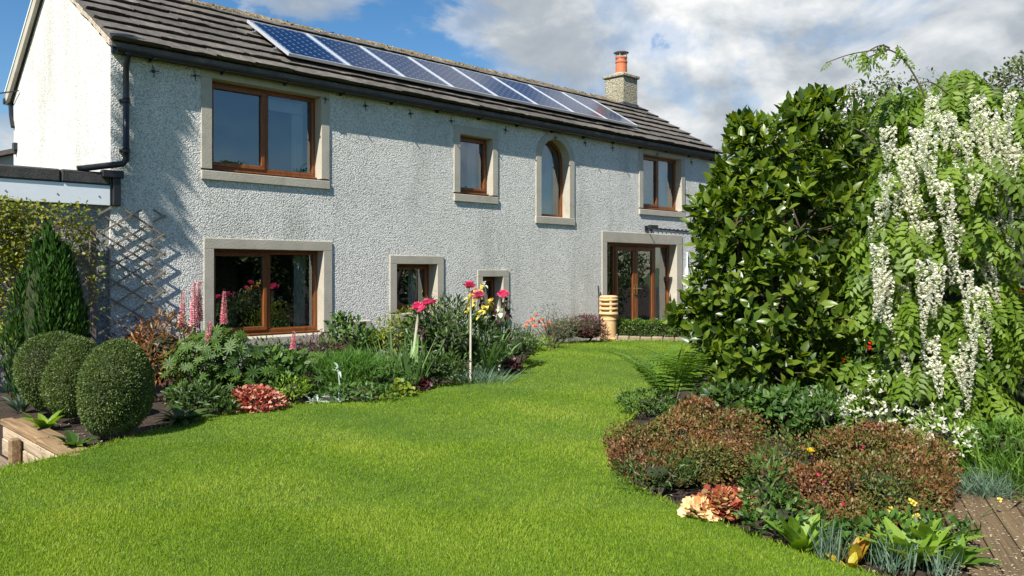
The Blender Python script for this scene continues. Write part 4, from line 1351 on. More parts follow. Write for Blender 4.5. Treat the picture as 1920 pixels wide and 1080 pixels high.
# strap leaved clump, dark
def clump(name, label, cat, c, n, L0, L1, w, mat, spread=.5, arch=.45, part='leaf', sticks=1, base=.05, limit=60, group=None, fold=.1, up=1.0):
    """rosette / fan of single strap leaves, each a part"""
    t = thing(name, label, cat, (c[0], c[1], c[2] if len(c) > 2 else 0), random.uniform(0, 6), group)
    mes = []
    for k in range(5):
        mb = MB(); vs = []; seg = 5
        ar = arch * random.uniform(.6, 1.3)
        for i in range(seg + 1):
            f = i / seg
            hw_ = w * (math.sin(PI * (f ** .8 * .88 + .10)) if fold >= .05 else (1 - f ** 2.2) * .8 + .06) * .5
            if i == seg: hw_ = w * .04
            y = f - ar * .25 * f * f; z = -ar * f * f * .55
            vs += [(-hw_, y, z + abs(hw_) * fold * 2), (0, y, z), (hw_, y, z + abs(hw_) * fold * 2)]
        mb.add(vs, [q for i in range(seg) for q in ((3 * i, 3 * i + 1, 3 * i + 4, 3 * i + 3), (3 * i + 1, 3 * i + 2, 3 * i + 5, 3 * i + 4))])
        mes.append(mb.mesh(part, mat))
    for k in range(n):
        az = 2 * PI * (k * .381966) + random.gauss(0, .3); el = math.atan2(up, spread * random.uniform(.35, 1.6))
        L_ = random.uniform(L0, L1)
        o = link(part, random.choice(mes), t)
        o.location = (base * math.cos(az) * random.random(), base * math.sin(az) * random.random(), -.02)
        o.rotation_euler = Euler((el, random.gauss(0, .15), az - PI / 2), 'XYZ')
        o.scale = (L_, L_, L_)
    return t


clump('hosta', 'dark leaved clump on the soil between box bush and orange heuchera', 'plant', gnd(338, 792), 44, .18, .36, .24, M['darkgreen'], .9, 1.0)
clump('primula', 'small bright green rosette beside the timber edging corner', 'plant', gnd(140, 832), 14, .13, .22, .42, M['midgreen'], 1.1, .7)
clump('primula', 'yellow green leafy rosette on the timber edging below box bushes', 'plant', gnd(86, 800), 18, .16, .28, .30, M['lime'], .8, .6)
clump('blue_green_plant', 'blue green leafy clump under the conifer near the edging', 'plant', gnd(40, 768), 30, .16, .32, .16, M['blue'], .7, .5)

# lupins
def spike(L_, r, mat, name='flower_spike', n=22):
    Ps, Ds = [], []
    for i in range(n):
        f = i / (n - 1); z = .06 + f * L_
        rr = r * (1 - f ** 1.8 * .80)
        m = (9 if f < .75 else 6) - (random.random() < .4)
        a0 = i * .7
        for k in range(m):
            an = a0 + 2 * PI * k / m
            Ps.append((rr * .35 * math.cos(an), rr * .35 * math.sin(an), z)); Ds.append((math.cos(an), math.sin(an), .35))
    return np.array(Ps), np.array(Ds)


def lupin(label, c, leaves, R_, H_, spikes, yfac=1.0):
    t = thing('lupin', label, 'plant', c)
    P = RNG.normal(0, .42, (leaves, 3)) * (R_, R_, 0); P[:, 2] = RNG.uniform(.10, 1, leaves) ** .7 * H_ * (1 - .35 * (np.hypot(P[:, 0], P[:, 1]) / R_) ** 2)
    P[:, 2] = np.maximum(P[:, 2], .08)
    out = P * (1, 1, 0) / R_
    nrm_ = out * .9 + np.array([-.15, -.35, .8]) + RNG.normal(0, .25, P.shape)
    D = np.cross(nrm_, RNG.normal(0, 1, P.shape))
    o = link('foliage', np_mesh('foliage', [scatter_np(P, D, nrm_, RNG.uniform(.10, .18, leaves), TPL, .1)], M['lupin']), t); o['kind'] = 'stuff'
    mb = MB()
    for i in range(0, leaves, 3): mb.tube([(P[i, 0] * .2, P[i, 1] * .2, -.03), (P[i, 0] * .75, P[i, 1] * .75, P[i, 2] * .6), tuple(P[i])], .006, 4)
    mb.build('stem', M['lupin'], t)
    for (x, y, z0, z1, r) in spikes:
        L_ = z1 - z0; Ps, Ds = spike(L_, r, None)
        o = link('flower_spike', np_mesh('flower_spike', [scatter_np(Ps, Ds, np.tile((0, 0, 1.), (len(Ps), 1)), r * .74 * np.linspace(1.05, .55, len(Ps)) * RNG.uniform(.7, 1.2, len(Ps)), T_floret(), .8)], M['pink']), t)
        o.location = (x, y, z0 - .06); o.rotation_euler = (random.gauss(0, .05), random.gauss(0, .05), 0)
        mb = MB(); mb.tube([(x * .5, y * .5, .1), (x, y, z0), (x, y, z0 + L_)], [.010, .008, .004], 5); mb.build('flower_stalk', M['lupin'], t)
    return t


c = gnd(405, 752)
Yl = c.y
def rel(px, py, Y): p = at(px, py, Y); return p.x - c.x, p.y - c.y, p.z
sp_l = []
for (px, y0, y1, Y, r) in ((340, 612, 548, Yl + .35, .05), (365, 612, 530, Yl + .1, .062), (373, 600, 528, Yl + .2, .055), (420, 606, 548, Yl + .05, .05), (390, 640, 603, Yl - .25, .045)):
    a0 = rel(px, y0, Y); a1 = rel(px, y1, Y); sp_l.append((a0[0], a0[1], a0[2], a1[2], r))
lupin('tall lupin clump with pink flower spikes under the lower left window', c, 330, .58, .84, sp_l)
c = gnd(560, 735)
a0 = rel(549, 655, 9.9); a1 = rel(556, 622, 9.9)
lupin('smaller lupin with one leaning pink spike right of the tall lupins', c, 90, .5, .52, [(a0[0], a0[1], a0[2], a1[2], .045)])

def heuchera(label, c, r, n, mat, size=.085, hz=.6):
    t = thing('heuchera', label, 'plant', (c[0], c[1], 0))
    L = Lump(r, r, r * hz * 1.4, amp=.2); P, d = L.points(n, .55, 1.0, 0, .1, -.1)
    P[:, 2] = np.maximum(P[:, 2] + r * .12, .02)
    D = d + RNG.normal(0, .35, P.shape) + (0, 0, -.1)
    o = link('foliage', np_mesh('foliage', [scatter_np(P, D, d * .7 + (0, -.25, .9), size * RNG.uniform(.6, 1.2, len(P)), TLB, .5)], mat), t); o['kind'] = 'stuff'
    mb = MB()
    for i in range(12): mb.tube([(0, 0, -.03), tuple(P[i] * .6), tuple(P[i])], .004, 4)
    mb.build('stem', M['twig'], t)
    return t


heuchera('coral red heuchera at the lawn edge below the lupins', gnd(478, 768), .27, 900, M['heuchera'], .042)
heuchera('dark purple heuchera at the lawn edge left of the flower stake', gnd(783, 730), .17, 190, M['purple'], .07)
heuchera('dark red heuchera at the tip of the bed by the blue tuft', gnd(948, 698), .22, 150, M['purple'], .075)
heuchera('small yellow green heuchera beside the dark purple one', gnd(752, 742), .16, 120, M['euphorbia'], .065)

MID = [
    ('leafy_plant', 'glossy mid green leafy clump between lupins and small lupin', gnd(520, 742), (.34, .3, .27), 'midgreen', 620, .095, TOV),
    ('leafy_plant', 'low bright green clump at the lawn edge right of the coral heuchera', gnd(548, 752), (.22, .2, .13), 'lime', 420, .06, TNAR),
    ('leafy_plant', 'dark low greenery on the soil behind the coral heuchera', gnd(440, 745), (.34, .26, .17), 'darkgreen', 420, .085, TOV),
    ('sedum', 'purple tinged stems under the sill right of the lower window', at(600, 690, 10.7), (.42, .3, .36), 'purple', 620, .055, TNAR),
    ('leafy_plant', 'dark leafy plant below the sill of the lower window', at(520, 680, 10.4), (.55, .3, .33), 'darkgreen', 800, .07, TNAR),
    ('aquilegia', 'pale green columbine against the bare wall stone', at(655, 690, 11.4), (.34, .3, .46), 'midgreen', 650, .085, TOV),
    ('leafy_plant', 'low silver flecked ground cover before the feathery fennel', gnd(668, 752), (.5, .17, .09), 'midgreen', 520, .05, TOV),
    ('euphorbia', 'yellow green spurge bush below the small square window', at(752, 690, 12.2), (.42, .36, .46), 'euphorbia', 1200, .065, TNAR),
    ('leafy_plant', 'low green plants between iris leaves and the dark heuchera', gnd(720, 738), (.35, .2, .16), 'midgreen', 500, .06, TOV),
    ('leafy_plant', 'dark bushy green plant at the far tip of the peony bed', gnd(972, 684), (.36, .36, .30), 'darkgreen', 1100, .06, TNAR),
    ('leafy_plant', 'small soft green plant at the bed end where lawn curves behind', gnd(1004, 658), (.34, .3, .14), 'lime', 420, .06, TNAR),
    ('leafy_plant', 'dense low green foliage behind the blue tuft', at(850, 690, 12.0), (.6, .3, .26), 'midgreen', 900, .065, TNAR),
]
MID += [
    ('leafy_plant', 'dark fern like leaves on the soil right of the big box bush', gnd(372, 778), (.30, .24, .16), 'darkgreen', 700, .08, TNAR),
    ('leafy_plant', 'small green seedlings on the bare soil left of the coral heuchera', gnd(415, 776), (.18, .14, .08), 'midgreen', 260, .05, TOV),
    ('leafy_plant', 'mid green leaves between fennel and peony stake', gnd(750, 728), (.32, .2, .20), 'midgreen', 600, .07, TOV),
    ('leafy_plant', 'tangled green stems under the pink peony blooms', gnd(815, 722), (.42, .22, .20), 'darkgreen', 800, .075, TNAR),
    ('leafy_plant', 'green foliage behind the fennel under the wall stone', gnd(700, 690), (.42, .25, .30), 'midgreen', 800, .075, TOV),
]
for (nm, lab, c, r, m, n, s, tp) in MID:
    shrub(nm, lab, 'plant', (c[0], c[1], 0), r, M[m], n, s, tp, 8, .16, .42, .3, None, .5, .4, .5, 1.05, 4)

# feathery fennel
c = gnd(675, 742); t = thing('fennel', 'feathery bright green fennel in the middle of the flower bed', 'plant', (c.x - .16, c.y + .25, 0))
n = 4200; P = RNG.normal(0, .42, (n, 3)) * (.48, .35, 0); P[:, 2] = RNG.random(n) ** .7 * .44 * (1 - .5 * (P[:, 0] / .75) ** 2)
D = P * (1, 1, .3) * .9 + RNG.normal(0, .4, P.shape) + (0, 0, .7)
o = link('foliage', np_mesh('foliage', [scatter_np(P, D, RNG.normal(0, 1, P.shape), RNG.uniform(.06, .16, n), T_blade(.055, .12), .3)], M['fennel']), t); o['kind'] = 'stuff'
mb = MB()
for i in range(14): mb.tube([(P[i, 0] * .3, P[i, 1] * .3, -.03), tuple(P[i] * .7), tuple(P[i])], .006, 4)
mb.build('stem', M['fennel'], t)

# silver lychnis / lamb's ear
t = clump('silver_plant', 'silver woolly leaved plant with a tall pale stem at the lawn edge', 'plant', gnd(635, 754), 20, .14, .24, .30, M['silver'], .8, .6)
mb = MB(); mb.tube([(0, 0, 0), (.02, 0, .2), (.0, .01, .38)], [.010, .008, .006], 6); mb.build('stem', M['silver'], t)
for k in range(7):
    o = link('bract', t.children[0].data, t); o.location = (0, .01, .34 + .008 * k); o.rotation_euler = (random.uniform(-.1, 1.0), 0, k * 2.4); q_ = random.uniform(.08, .15); o.scale = (q_ * .7, q_, q_)
clump('silver_plant', 'low woolly silver leaves spreading on the lawn edge', 'plant', gnd(690, 750), 26, .10, .20, .42, M['silver'], 1.6, .8)
clump('silver_plant', 'silver leaf tuft standing among the feathery fennel', 'plant', tuple(gnd(712, 700).xy) + (.28,), 9, .14, .22, .22, M['silver'], 1.2, .5)
clump('silver_plant', 'small woolly silver rosette left of the tall pale stem', 'plant', gnd(592, 754), 14, .14, .24, .24, M['silver'], 1.1, .8)

# irises: sword leaves
clump('iris', 'pale green sword leaved iris fan left of the leaning stake', 'iris', gnd(772, 730), 30, .48, .80, .085, M['iris_leaf'], .28, .12, 'leaf', 1, .16, fold=.02)
clump('iris', 'sword leaved iris clump behind the feathery fennel', 'iris', gnd(735, 728), 26, .45, .80, .08, M['iris_leaf'], .22, .10, 'leaf', 1, .22, fold=.02)
clump('iris', 'broad arching iris leaves right of the upright stake', 'iris', gnd(908, 706), 30, .50, .92, .095, M['iris_leaf'], .45, .35, 'leaf', 1, .10, fold=.02)
clump('iris', 'few slim iris blades left of the upright stake', 'iris', gnd(852, 705), 9, .5, .8, .06, M['iris_leaf'], .15, .08, 'leaf', 1, .10, fold=.02)
clump('iris', 'iris leaves at the right end below the dark blooms', 'iris', gnd(935, 694), 16, .5, .82, .07, M['iris_leaf'], .3, .2, 'leaf', 1, .16, fold=.02)

# stakes
def stake(label, p0, p1, r):
    mb = MB(); p0 = Vector(p0); p1 = Vector(p1); d = (p1 - p0)
    mb.tube([p0, p0 + d * .33, p0 + d * .36, p0 + d * .7, p0 + d * .72, p1], [r, r * .96, r * 1.06, r * .95, r * 1.04, r * .92], 8)
    tag(mb.build('garden_stake', M['cane'], None, True), label, 'stake', 'pale stakes among the peonies')
stake('pale stake leaning right under the left pair of peony blooms', gnd(769, 712), at(786, 580, 11.15), .022)
stake('straight pale stake standing upright among the irises', gnd(882, 716), at(883, 556, 10.95), .015)
stake('thick pale stake top beside the right hand peony bloom', gnd(936, 700), at(938, 556, 11.8), .026)

# peony bush and blooms
def bloom(mat, r, petals=26, name='flower'):
    P = np.zeros((petals, 3)); D, U, S = [], [], []
    for k in range(petals):
        f = k / petals; az = k * 2.4; el = -.35 + 1.85 * (1 - f)
        D.append((math.cos(az) * math.cos(el), math.sin(az) * math.cos(el), math.sin(el)))
        U.append((-math.cos(az) * math.sin(el), -math.sin(az) * math.sin(el), math.cos(el))); S.append(r * (.80 + .25 * f))
    return np_mesh(name, [scatter_np(P, D, U, S, T_leaf(.75, .28, -.30, .92), .15)], mat)


c = gnd(838, 708)
t, L = shrub('peony', 'tall peony bush with big pink blooms in the bed by the stakes', 'plant', (c.x, c.y + .15, 0), (.72, .45, .52), M['darkgreen'], 1900, .10, TNAR, 10, .14, .5, .3, None, .5, .35, zc=.50)
fl = bloom(M['peony'], .085)
for (px, py, Y, s) in ((783, 572, 11.1, 1.05), (801, 566, 11.2, 1.05), (792, 577, 11.0, .9), (814, 562, 11.3, .5), (880, 533, 11.5, 1.1), (897, 552, 11.35, 1.2), (889, 548, 11.6, .9), (943, 550, 11.8, 1.15), (948, 552, 11.75, .9)):
    p = at(px, py, Y); o = link('flower', fl, t); o.location = (p.x - t.location.x, p.y - t.location.y, p.z - .03); o.scale = (s * 1.15, s * 1.15, s * 1.1); o.rotation_euler = (random.gauss(.25, .25), random.gauss(0, .25), random.uniform(0, 6))
    mb = MB(); q = Vector(o.location); mb.tube([(q.x * .6, q.y * .5, .2), (q.x * .9, q.y * .9, q.z * .6), q], .007, 5); mb.build('flower_stalk', M['darkgreen'], t)
# airy top of pale flower heads above the peony leaves
c = at(828, 575, 11.6)
n = 520; P = RNG.normal(0, .5, (n, 3)) * (.40, .3, .22); P[:, 2] += .85
t = thing('catmint', 'airy grey green flower stems rising behind the pink blooms', 'plant', (c.x, c.y, 0))
o = link('foliage', np_mesh('foliage', [scatter_np(P, RNG.normal(0, .5, P.shape) + (0, 0, .5), RNG.normal(0, 1, P.shape) + (0, -.5, .5), RNG.uniform(.03, .07, n), TNAR, .6)], leafmat('pale_heads', [(.20, .26, .10), (.32, .34, .20), (.12, .19, .05), (.42, .42, .34)], .6, .3)), t); o['kind'] = 'stuff'
mb = MB()
for i in range(60): mb.tube([(P[i, 0] * .4, P[i, 1] * .4, 0), (P[i, 0] * .8, P[i, 1] * .8, P[i, 2] * .6), tuple(P[i])], .004, 4)
mb.build('stem', M['midgreen'], t)
lf = bloom(M['lilac'], .06, 12)
for dx in (-.05, .1): o = link('flower', lf, t); o.location = (dx, .0, .92 + dx); o.scale = (.7, .7, .7)

# bearded iris blooms
def iris_bloom(mat, r):
    P, D, U, S = [], [], [], []
    for k in range(3):
        az = k * 2.094
        D.append((math.cos(az) * .35, math.sin(az) * .35, 1)); U.append((-math.cos(az), -math.sin(az), .3)); S.append(r * 1.05)
        az += 1.05
        D.append((math.cos(az), math.sin(az), -.65)); U.append((math.cos(az) * .6, math.sin(az) * .6, 1)); S.append(r * 1.15)
    return np_mesh('flower', [scatter_np(np.zeros((6, 3)), D, U, S, T_leaf(.72, .25, .25), .1)], mat)


def irises(label, c, blooms):
    t = thing('bearded_iris', label, 'iris', c)
    for (px, py, Y, m, s) in blooms:
        p = at(px, py, Y); o = link('flower', iris_bloom(M[m], .072), t); o.location = (p.x - c[0], p.y - c[1], p.z - .02); o.scale = (s, s, s); o.rotation_euler = (random.gauss(0, .2), random.gauss(0, .2), random.uniform(0, 6))
        q = Vector(o.location); mb = MB(); mb.tube([(q.x * .35, q.y * .35, 0), (q.x * .8, q.y * .8, q.z * .55), q], .010, 5); mb.build('flower_stalk', M['iris_leaf'], t)
    return t


c = gnd(895, 700)
irises('yellow flowered bearded irises around the upright stake', (c.x, c.y, 0), [(880, 556, 11.4, 'yellow', 1.1), (886, 566, 11.35, 'yellow', 1.1), (878, 580, 11.3, 'yellow', .9), (901, 540, 11.6, 'yellow', 1.1), (908, 532, 11.65, 'cream', .9), (905, 578, 11.4, 'yellow', 1.1), (916, 568, 11.45, 'yellow', 1.1), (898, 588, 11.3, 'yellow', 1.0), (921, 563, 11.5, 'yellow', .9), (890, 547, 11.5, 'yellow', 1)])
c = gnd(930, 694)
irises('dark maroon bearded irises beside the thick stake, with cream blooms', (c.x, c.y, 0), [(922, 588, 11.6, 'maroon', 1.2), (928, 598, 11.6, 'maroon', 1.2), (918, 600, 11.6, 'maroon', 1.1), (945, 572, 11.8, 'maroon', 1.1), (952, 588, 11.8, 'maroon', 1.2), (951, 562, 11.8, 'maroon', .9), (936, 604, 11.7, 'maroon', 1), (938, 584, 11.6, 'cream', 1.1), (956, 576, 11.9, 'cream', .9), (953, 615, 11.8, 'maroon', .8), (903, 566, 11.5, 'maroon', .9), (955, 628, 11.8, 'maroon', .9), (934, 577, 11.6, 'cream', .8)])
c = gnd(800, 708)
irises('single dark maroon iris left of the peony leaves', (c.x, c.y, 0), [(790, 618, 11.0, 'maroon', 1.1), (794, 627, 11.0, 'maroon', .9)])

# blue fescue tufts: blades as one mass each
def tuft(label, c, n, L0, L1, mat, r=.1, w=.03, spread=.5, name='grass_tuft', group=None):
    t = thing(name, label, 'grass', (c[0], c[1], 0), 0, group)
    P = RNG.normal(0, .5, (n, 3)) * (r, r, 0)
    D = np.column_stack((RNG.normal(0, spread, n), RNG.normal(0, spread, n), np.ones(n))) + P * 2
    o = link('blades', np_mesh('blades', [scatter_np(P, D, RNG.normal(0, 1, (n, 3)) + (0, 0, .5), RNG.uniform(L0, L1, n), T_blade(w, .18), .2)], M[mat]), t); o['kind'] = 'stuff'
    return t


tuft('blue grey spiky tuft at the lawn edge below the upright stake', gnd(895, 714), 420, .12, .26, 'blue', .42, .035, .55)
tuft('blue green grass tuft between broad rosette and yellow leaved plant', gnd(1556, 1046), 70, .12, .21, 'blue', .08, .04, .2, group='blue green tufts on the right bed rim')
tuft('blue green tuft right of the yellow leaved plant at the rim', gnd(1672, 1068), 70, .10, .19, 'blue', .09, .04, .3, group='blue green tufts on the right bed rim')
tuft('blue green tuft nearest the decking at the bottom', gnd(1762, 1078), 50, .09, .16, 'blue', .07, .04, .3, group='blue green tufts on the right bed rim')
tuft('silvery blue fescue at the far corner of the decking', gnd(1840, 925), 420, .10, .22, 'blue', .17, .03, .7)

# pale orange flowered shrub by the wall
c = gnd(1000, 655); c = (c.x + .35, 15.6, 0)
t, L = shrub('orange_flowered_shrub', 'thin dry stemmed shrub with pale orange blooms against the wall', 'shrub', c, (.42, .3, .42), M['greybush'], 330, .05, TNAR, 6, .12, 0, .3, None, .5, .4, stems=14)
fo_ = bloom(M['orange'], .06, 14)
for (px, py) in ((1004, 592), (998, 600), (990, 606), (1010, 604), (1016, 600), (985, 612), (1002, 612), (1020, 612), (1028, 606)):
    p = at(px, py, 15.4 + random.uniform(0, .5)); o = link('flower', fo_, t); o.location = (p.x - c[0], p.y - c[1], p.z); o.rotation_euler = (random.random(), random.random(), 0)
# hebes by the wall
c = gnd(1052, 644); shrub('hebe', 'olive green rounded shrub left of the purple one by the wall', 'shrub', (c.x, c.y + .05, 0), (.42, .34, .25), M['greybush'], 1600, .05, TNAR, 9, .1, .7, .2)
c = gnd(1100, 642); shrub('hebe', 'purple leaved mound beside the clay chimney pot', 'shrub', (c.x, c.y + .1, 0), (.46, .4, .30), M['purple'], 1800, .055, TNAR, 9, .1, .7, .25)
# low hedge in front of the doors
hg = thing('low_hedge', 'low clipped light green hedge on kerb stones before the doors', 'hedge', (0, 0, 0))
ha = ka + Vector((.25, .30, 0)); hb_ = kb2 + Vector((.4, .30, 0)); hd_ = (hb_ - ha); hn = Vector((-hd_.y, hd_.x, 0)).normalized()
n = 5200; f = RNG.random(n); q = RNG.uniform(-1, 1, n); top = RNG.random(n) < .45
side_ = np.where(top, q, np.sign(q) * RNG.uniform(.85, 1.05, n)); zz_ = np.where(top, RNG.uniform(.35, .41, n), RNG.uniform(.06, .40, n))
P = np.array(ha)[None] + f[:, None] * np.array(hd_)[None] + (side_ * .22)[:, None] * np.array(hn)[None]; P[:, 2] = zz_ + .02 * np.sin(f * 40)
D = RNG.normal(0, .6, P.shape) + np.array(hn)[None] * (side_ * .6)[:, None] + (0, 0, .5)
o = link('foliage', np_mesh('foliage', [scatter_np(P, D, D + (0, 0, .6), RNG.uniform(.03, .06, n), TOV, .8)], M['hedge']), hg); o['kind'] = 'stuff'
mb = MB(); L_ = hd_.length; mt = Matrix.Translation(ha) @ Matrix.Rotation(math.atan2(hd_.y, hd_.x), 4, 'Z'); mb.box(.03, L_ - .03, -.17, .17, 0, .33, mt); mb.build('shade_core', M['core'], hg)

# ================================================================== RIGHT SIDE
# big glossy shrub: front leaves one by one, the rest as a mass
bc = gnd(1455, 800)
BX, BY = bc.x + .02, bc.y + .55
bs_ = thing('laurel_shrub', 'tall glossy broad leaved shrub between lawn and white wisteria', 'shrub', (BX, BY, 0))
lumps = []
def addl(px, py, Y, rx, rz): p = at(px, py, Y); lumps.append((p.x - BX, p.y - BY, p.z, rx, rz))
for a_ in ((1455, 300, 8.4, .55, .55), (1540, 250, 8.7, .45, .5), (1425, 300, 8.3, .32, .38), (1600, 300, 8.9, .5, .6), (1380, 420, 8.2, .45, .55), (1500, 430, 8.1, .65, .65), (1600, 480, 8.6, .5, .7), (1366, 520, 8.2, .38, .45), (1450, 560, 8.0, .6, .6), (1560, 600, 8.3, .55, .6), (1360, 610, 8.3, .42, .38), (1310, 590, 8.4, .30, .22), (1440, 690, 8.0, .52, .45), (1540, 720, 8.1, .5, .45), (1390, 660, 8.1, .36, .34), (1338, 400, 8.5, .22, .30), (1365, 345, 8.5, .18, .24), (1395, 245, 8.4, .15, .18), (1540, 205, 8.7, .20, .24), (1352, 470, 8.4, .26, .3), (1498, 215, 8.6, .14, .2), (1430, 380, 8.7, .4, .5), (1480, 500, 8.7, .5, .6), (1420, 640, 8.5, .5, .5), (1520, 650, 8.6, .5, .5), (1440, 760, 8.2, .42, .26), (1520, 790, 8.1, .45, .24), (1390, 725, 8.1, .32, .26), (1580, 760, 8.3, .4, .34), (1470, 330, 8.6, .4, .4), (1570, 380, 8.6, .4, .5)): addl(*a_)
P, Dd, Uu = [], [], []
shoots = MB()
for (x, y, z, rx, rz) in lumps:
    ns = int(30 + 95 * rx)
    d = sph(ns * 2); d = d[d[:, 2] > -.75][:ns]
    R_ = np.array([rx, rx * .9, rz])
    for k in range(len(d)):
        tip = np.array([x, y, z]) + d[k] * R_ * RNG.uniform(.55, 1.08)
        ax = unit((d[k] * .7 + np.array([0, 0, .55]))[None])[0]
        nl = RNG.integers(6, 9); a0 = RNG.random() * 6
        e1 = np.cross(ax, (0.3, .2, .9)); e1 /= np.linalg.norm(e1); e2 = np.cross(ax, e1)
        for j in range(nl):
            an = a0 + j * 2.4; fj = j / nl
            out = e1 * math.cos(an) + e2 * math.sin(an)
            P.append(tip - ax * (.10 - .10 * fj)); Dd.append(out * (1.1 - .75 * fj) + ax * (.25 + .9 * fj)); Uu.append(ax * 1.0 - out * (.2))
        if k % 7 == 0: shoots.tube([(x, y, z), tuple(tip * .5 + np.array([x, y, z]) * .5 + (0, 0, -.03)), tuple(tip)], [.010, .007, .004], 4)
P, Dd, Uu = np.array(P), np.array(Dd), np.array(Uu)
S = RNG.uniform(.075, .175, len(P))
front = np.argsort(P[:, 1] + RNG.normal(0, .08, len(P)))[:300]
mask_ = np.zeros(len(P), bool); mask_[front] = True
lme = [np_mesh('leaf', [scatter_np(np.zeros((1, 3)), [(0, 1, 0)], [(0, 0, 1)], [1.0], T_leaf(w_, .10, dr), 0)], M['laurel']) for w_, dr in ((.46, .10), (.42, .2), (.5, .04))]
for i in front:
    D_ = Vector(Dd[i]).normalized(); U_ = Vector(Uu[i] + RNG.normal(0, .25, 3)); X_ = D_.cross(U_).normalized(); Z_ = X_.cross(D_)
    o = link('leaf', lme[i % 3], bs_)
    s_ = S[i]
    o.matrix_local = Matrix.Translation(Vector(P[i])) @ Matrix((X_, D_, Z_)).transposed().to_4x4() @ Matrix.Scale(s_, 4)
o = link('foliage', np_mesh('foliage', [scatter_np(P[~mask_], Dd[~mask_], Uu[~mask_], S[~mask_], T_leaf(.46, .10, .12), .5)], M['laurel']), bs_); o['kind'] = 'stuff'
for (x, y, z, rx, rz) in lumps: shoots.tube([(x * .1 - .1, y * .1, .0), (x * .45, y * .5, z * .45), (x * .9, y * .9, z * .85), (x, y, z)], [.030, .022, .014, .008], 5)
shoots.build('branch', M['twig'], bs_)
mb = MB(); p0 = at(1450, 850, 7.6); p1 = at(1408, 770, 7.9)
mb.tube([(at(1462, 835, 7.4) - bs_.location), (at(1430, 800, 7.6) - bs_.location), (at(1405, 765, 7.8) - bs_.location)], [.028, .024, .016], 7); mb.build('branch', M['bark'], bs_)
for (x, y, z, rx, rz) in [l for l in lumps if l[3] > .4]:
    pass

# wisteria
wc = at(1715, 760, 6.9); WX, WY = wc.x, wc.y
ws = thing('wisteria', 'white flowering wisteria with hanging blossom clusters and lime leaves', 'wisteria', (WX, WY, 0))
mb = MB()
def wpt(px, py, Y): return at(px, py, Y) - ws.location
mb.tube([(0, 0, -.05), wpt(1708, 700, 6.9), wpt(1712, 620, 6.95), wpt(1740, 520, 7.0), wpt(1760, 400, 7.0), wpt(1770, 300, 7.0)], [.05, .045, .045, .04, .035, .025], 8)
mb.tube([(.09, .03, -.05), wpt(1722, 700, 6.95), wpt(1705, 600, 6.9), wpt(1690, 480, 6.9), wpt(1680, 380, 6.9)], [.035, .03, .03, .025, .015], 7)
for (a_, b_) in (((1760, 400), (1900, 330)), ((1770, 300), (1850, 220)), ((1740, 520), (1650, 430)), ((1712, 620), (1830, 560)), ((1690, 480), (1650, 420)), ((1760, 420), (1960, 420)), ((1770, 320), (1700, 230))):
    mb.tube([wpt(*a_, 7.0), (wpt(*a_, 7.0) + wpt(*b_, 6.8)) / 2 + Vector((0, 0, .06)), wpt(*b_, 6.7)], [.028, .02, .010], 6)
mb.build('trunk', M['bark'], ws, True)
# long whips against the sky
mb = MB()
whips = [[(1760, 260), (1735, 180), (1700, 115), (1668, 90), (1630, 95), (1590, 102), (1548, 118)], [(1668, 92), (1640, 102), (1618, 112)], [(1700, 115), (1690, 105), (1682, 84)], [(1668, 90), (1650, 82), (1610, 108)], [(1790, 200), (1800, 170), (1815, 160), (1830, 158)]]
def smooth_open(p):
    for _ in range(2): p = [p[0]] + [q for a, b in zip(p, p[1:]) for q in (a.lerp(b, .25), a.lerp(b, .75))] + [p[-1]]
    return p
whips += [[(1800, 240), (1790, 190), (1760, 160), (1735, 150), (1712, 168)], [(1840, 200), (1880, 150), (1915, 140)], [(1640, 270), (1620, 250), (1600, 240)]]
for wq in whips:
    pw = smooth_open([wpt(x, y, 6.9) for x, y in wq]); mb.tube(pw, [.008 * (1 - .8 * i / len(pw)) + .0015 for i in range(len(pw))], 5)
mb.build('shoot', M['twig'], ws)
P, D, U = [], [], []
blobs = [(1870, 205, 7.0, .3, .16), (1800, 150, 7.1, .22, .12), (1830, 190, 6.9, .26, .20), (1760, 215, 7.0, .30, .22), (1850, 250, 6.7, .32, .2), (1740, 300, 6.8, .40, .2), (1690, 350, 6.7, .30, .22), (1800, 330, 6.5, .40, .22), (1890, 300, 6.6, .35, .3), (1660, 430, 6.6, .20, .22), (1700, 460, 6.5, .30, .28), (1800, 430, 6.6, .45, .28), (1650, 520, 6.6, .20, .25), (1700, 580, 6.5, .30, .2), (1790, 600, 6.5, .45, .20), (1850, 560, 6.5, .2, .2), (1880, 640, 6.6, .25, .2), (1720, 690, 6.5, .30, .16), (1800, 690, 6.4, .3, .2), (1840, 760, 6.3, .22, .22), (1815, 820, 6.3, .15, .16), (1650, 690, 6.7, .2, .16), (1950, 260, 6.8, .3, .35), (1930, 240, 6.8, .3, .25), (1790, 230, 7.3, .5, .25), (1700, 200, 7.4, .3, .2)]
for (px, py, Y, rx, rz) in blobs:
    c = wpt(px, py, Y); n = int(24 + 150 * rx * rz / .06 * .5)
    d = sph(n); d[:, 1] -= .25; d = unit(d)
    P.append(np.array(c) + d * np.array([rx, rx * .8, rz]) * RNG.uniform(.5, 1.05, (n, 1)))
    D.append(d * (.7, .7, .2) + np.array([0, -.1, -.9]) + RNG.normal(0, .3, d.shape)); U.append(d * .8 + (0, -.25, .7))
for wq in whips[:4]:
    for i in range(6):
        f = random.random() ** .7 * (len(wq) - 1); k = int(min(f, len(wq) - 2)); a_, b_ = wq[k], wq[k + 1]; q = f - k
        P.append(np.array(wpt(a_[0] + (b_[0] - a_[0]) * q, a_[1] + (b_[1] - a_[1]) * q, 6.9))[None]); D.append(np.array([[random.uniform(-1, 1), -.3, -.6]])); U.append(np.array([[0, -.5, .8]]))
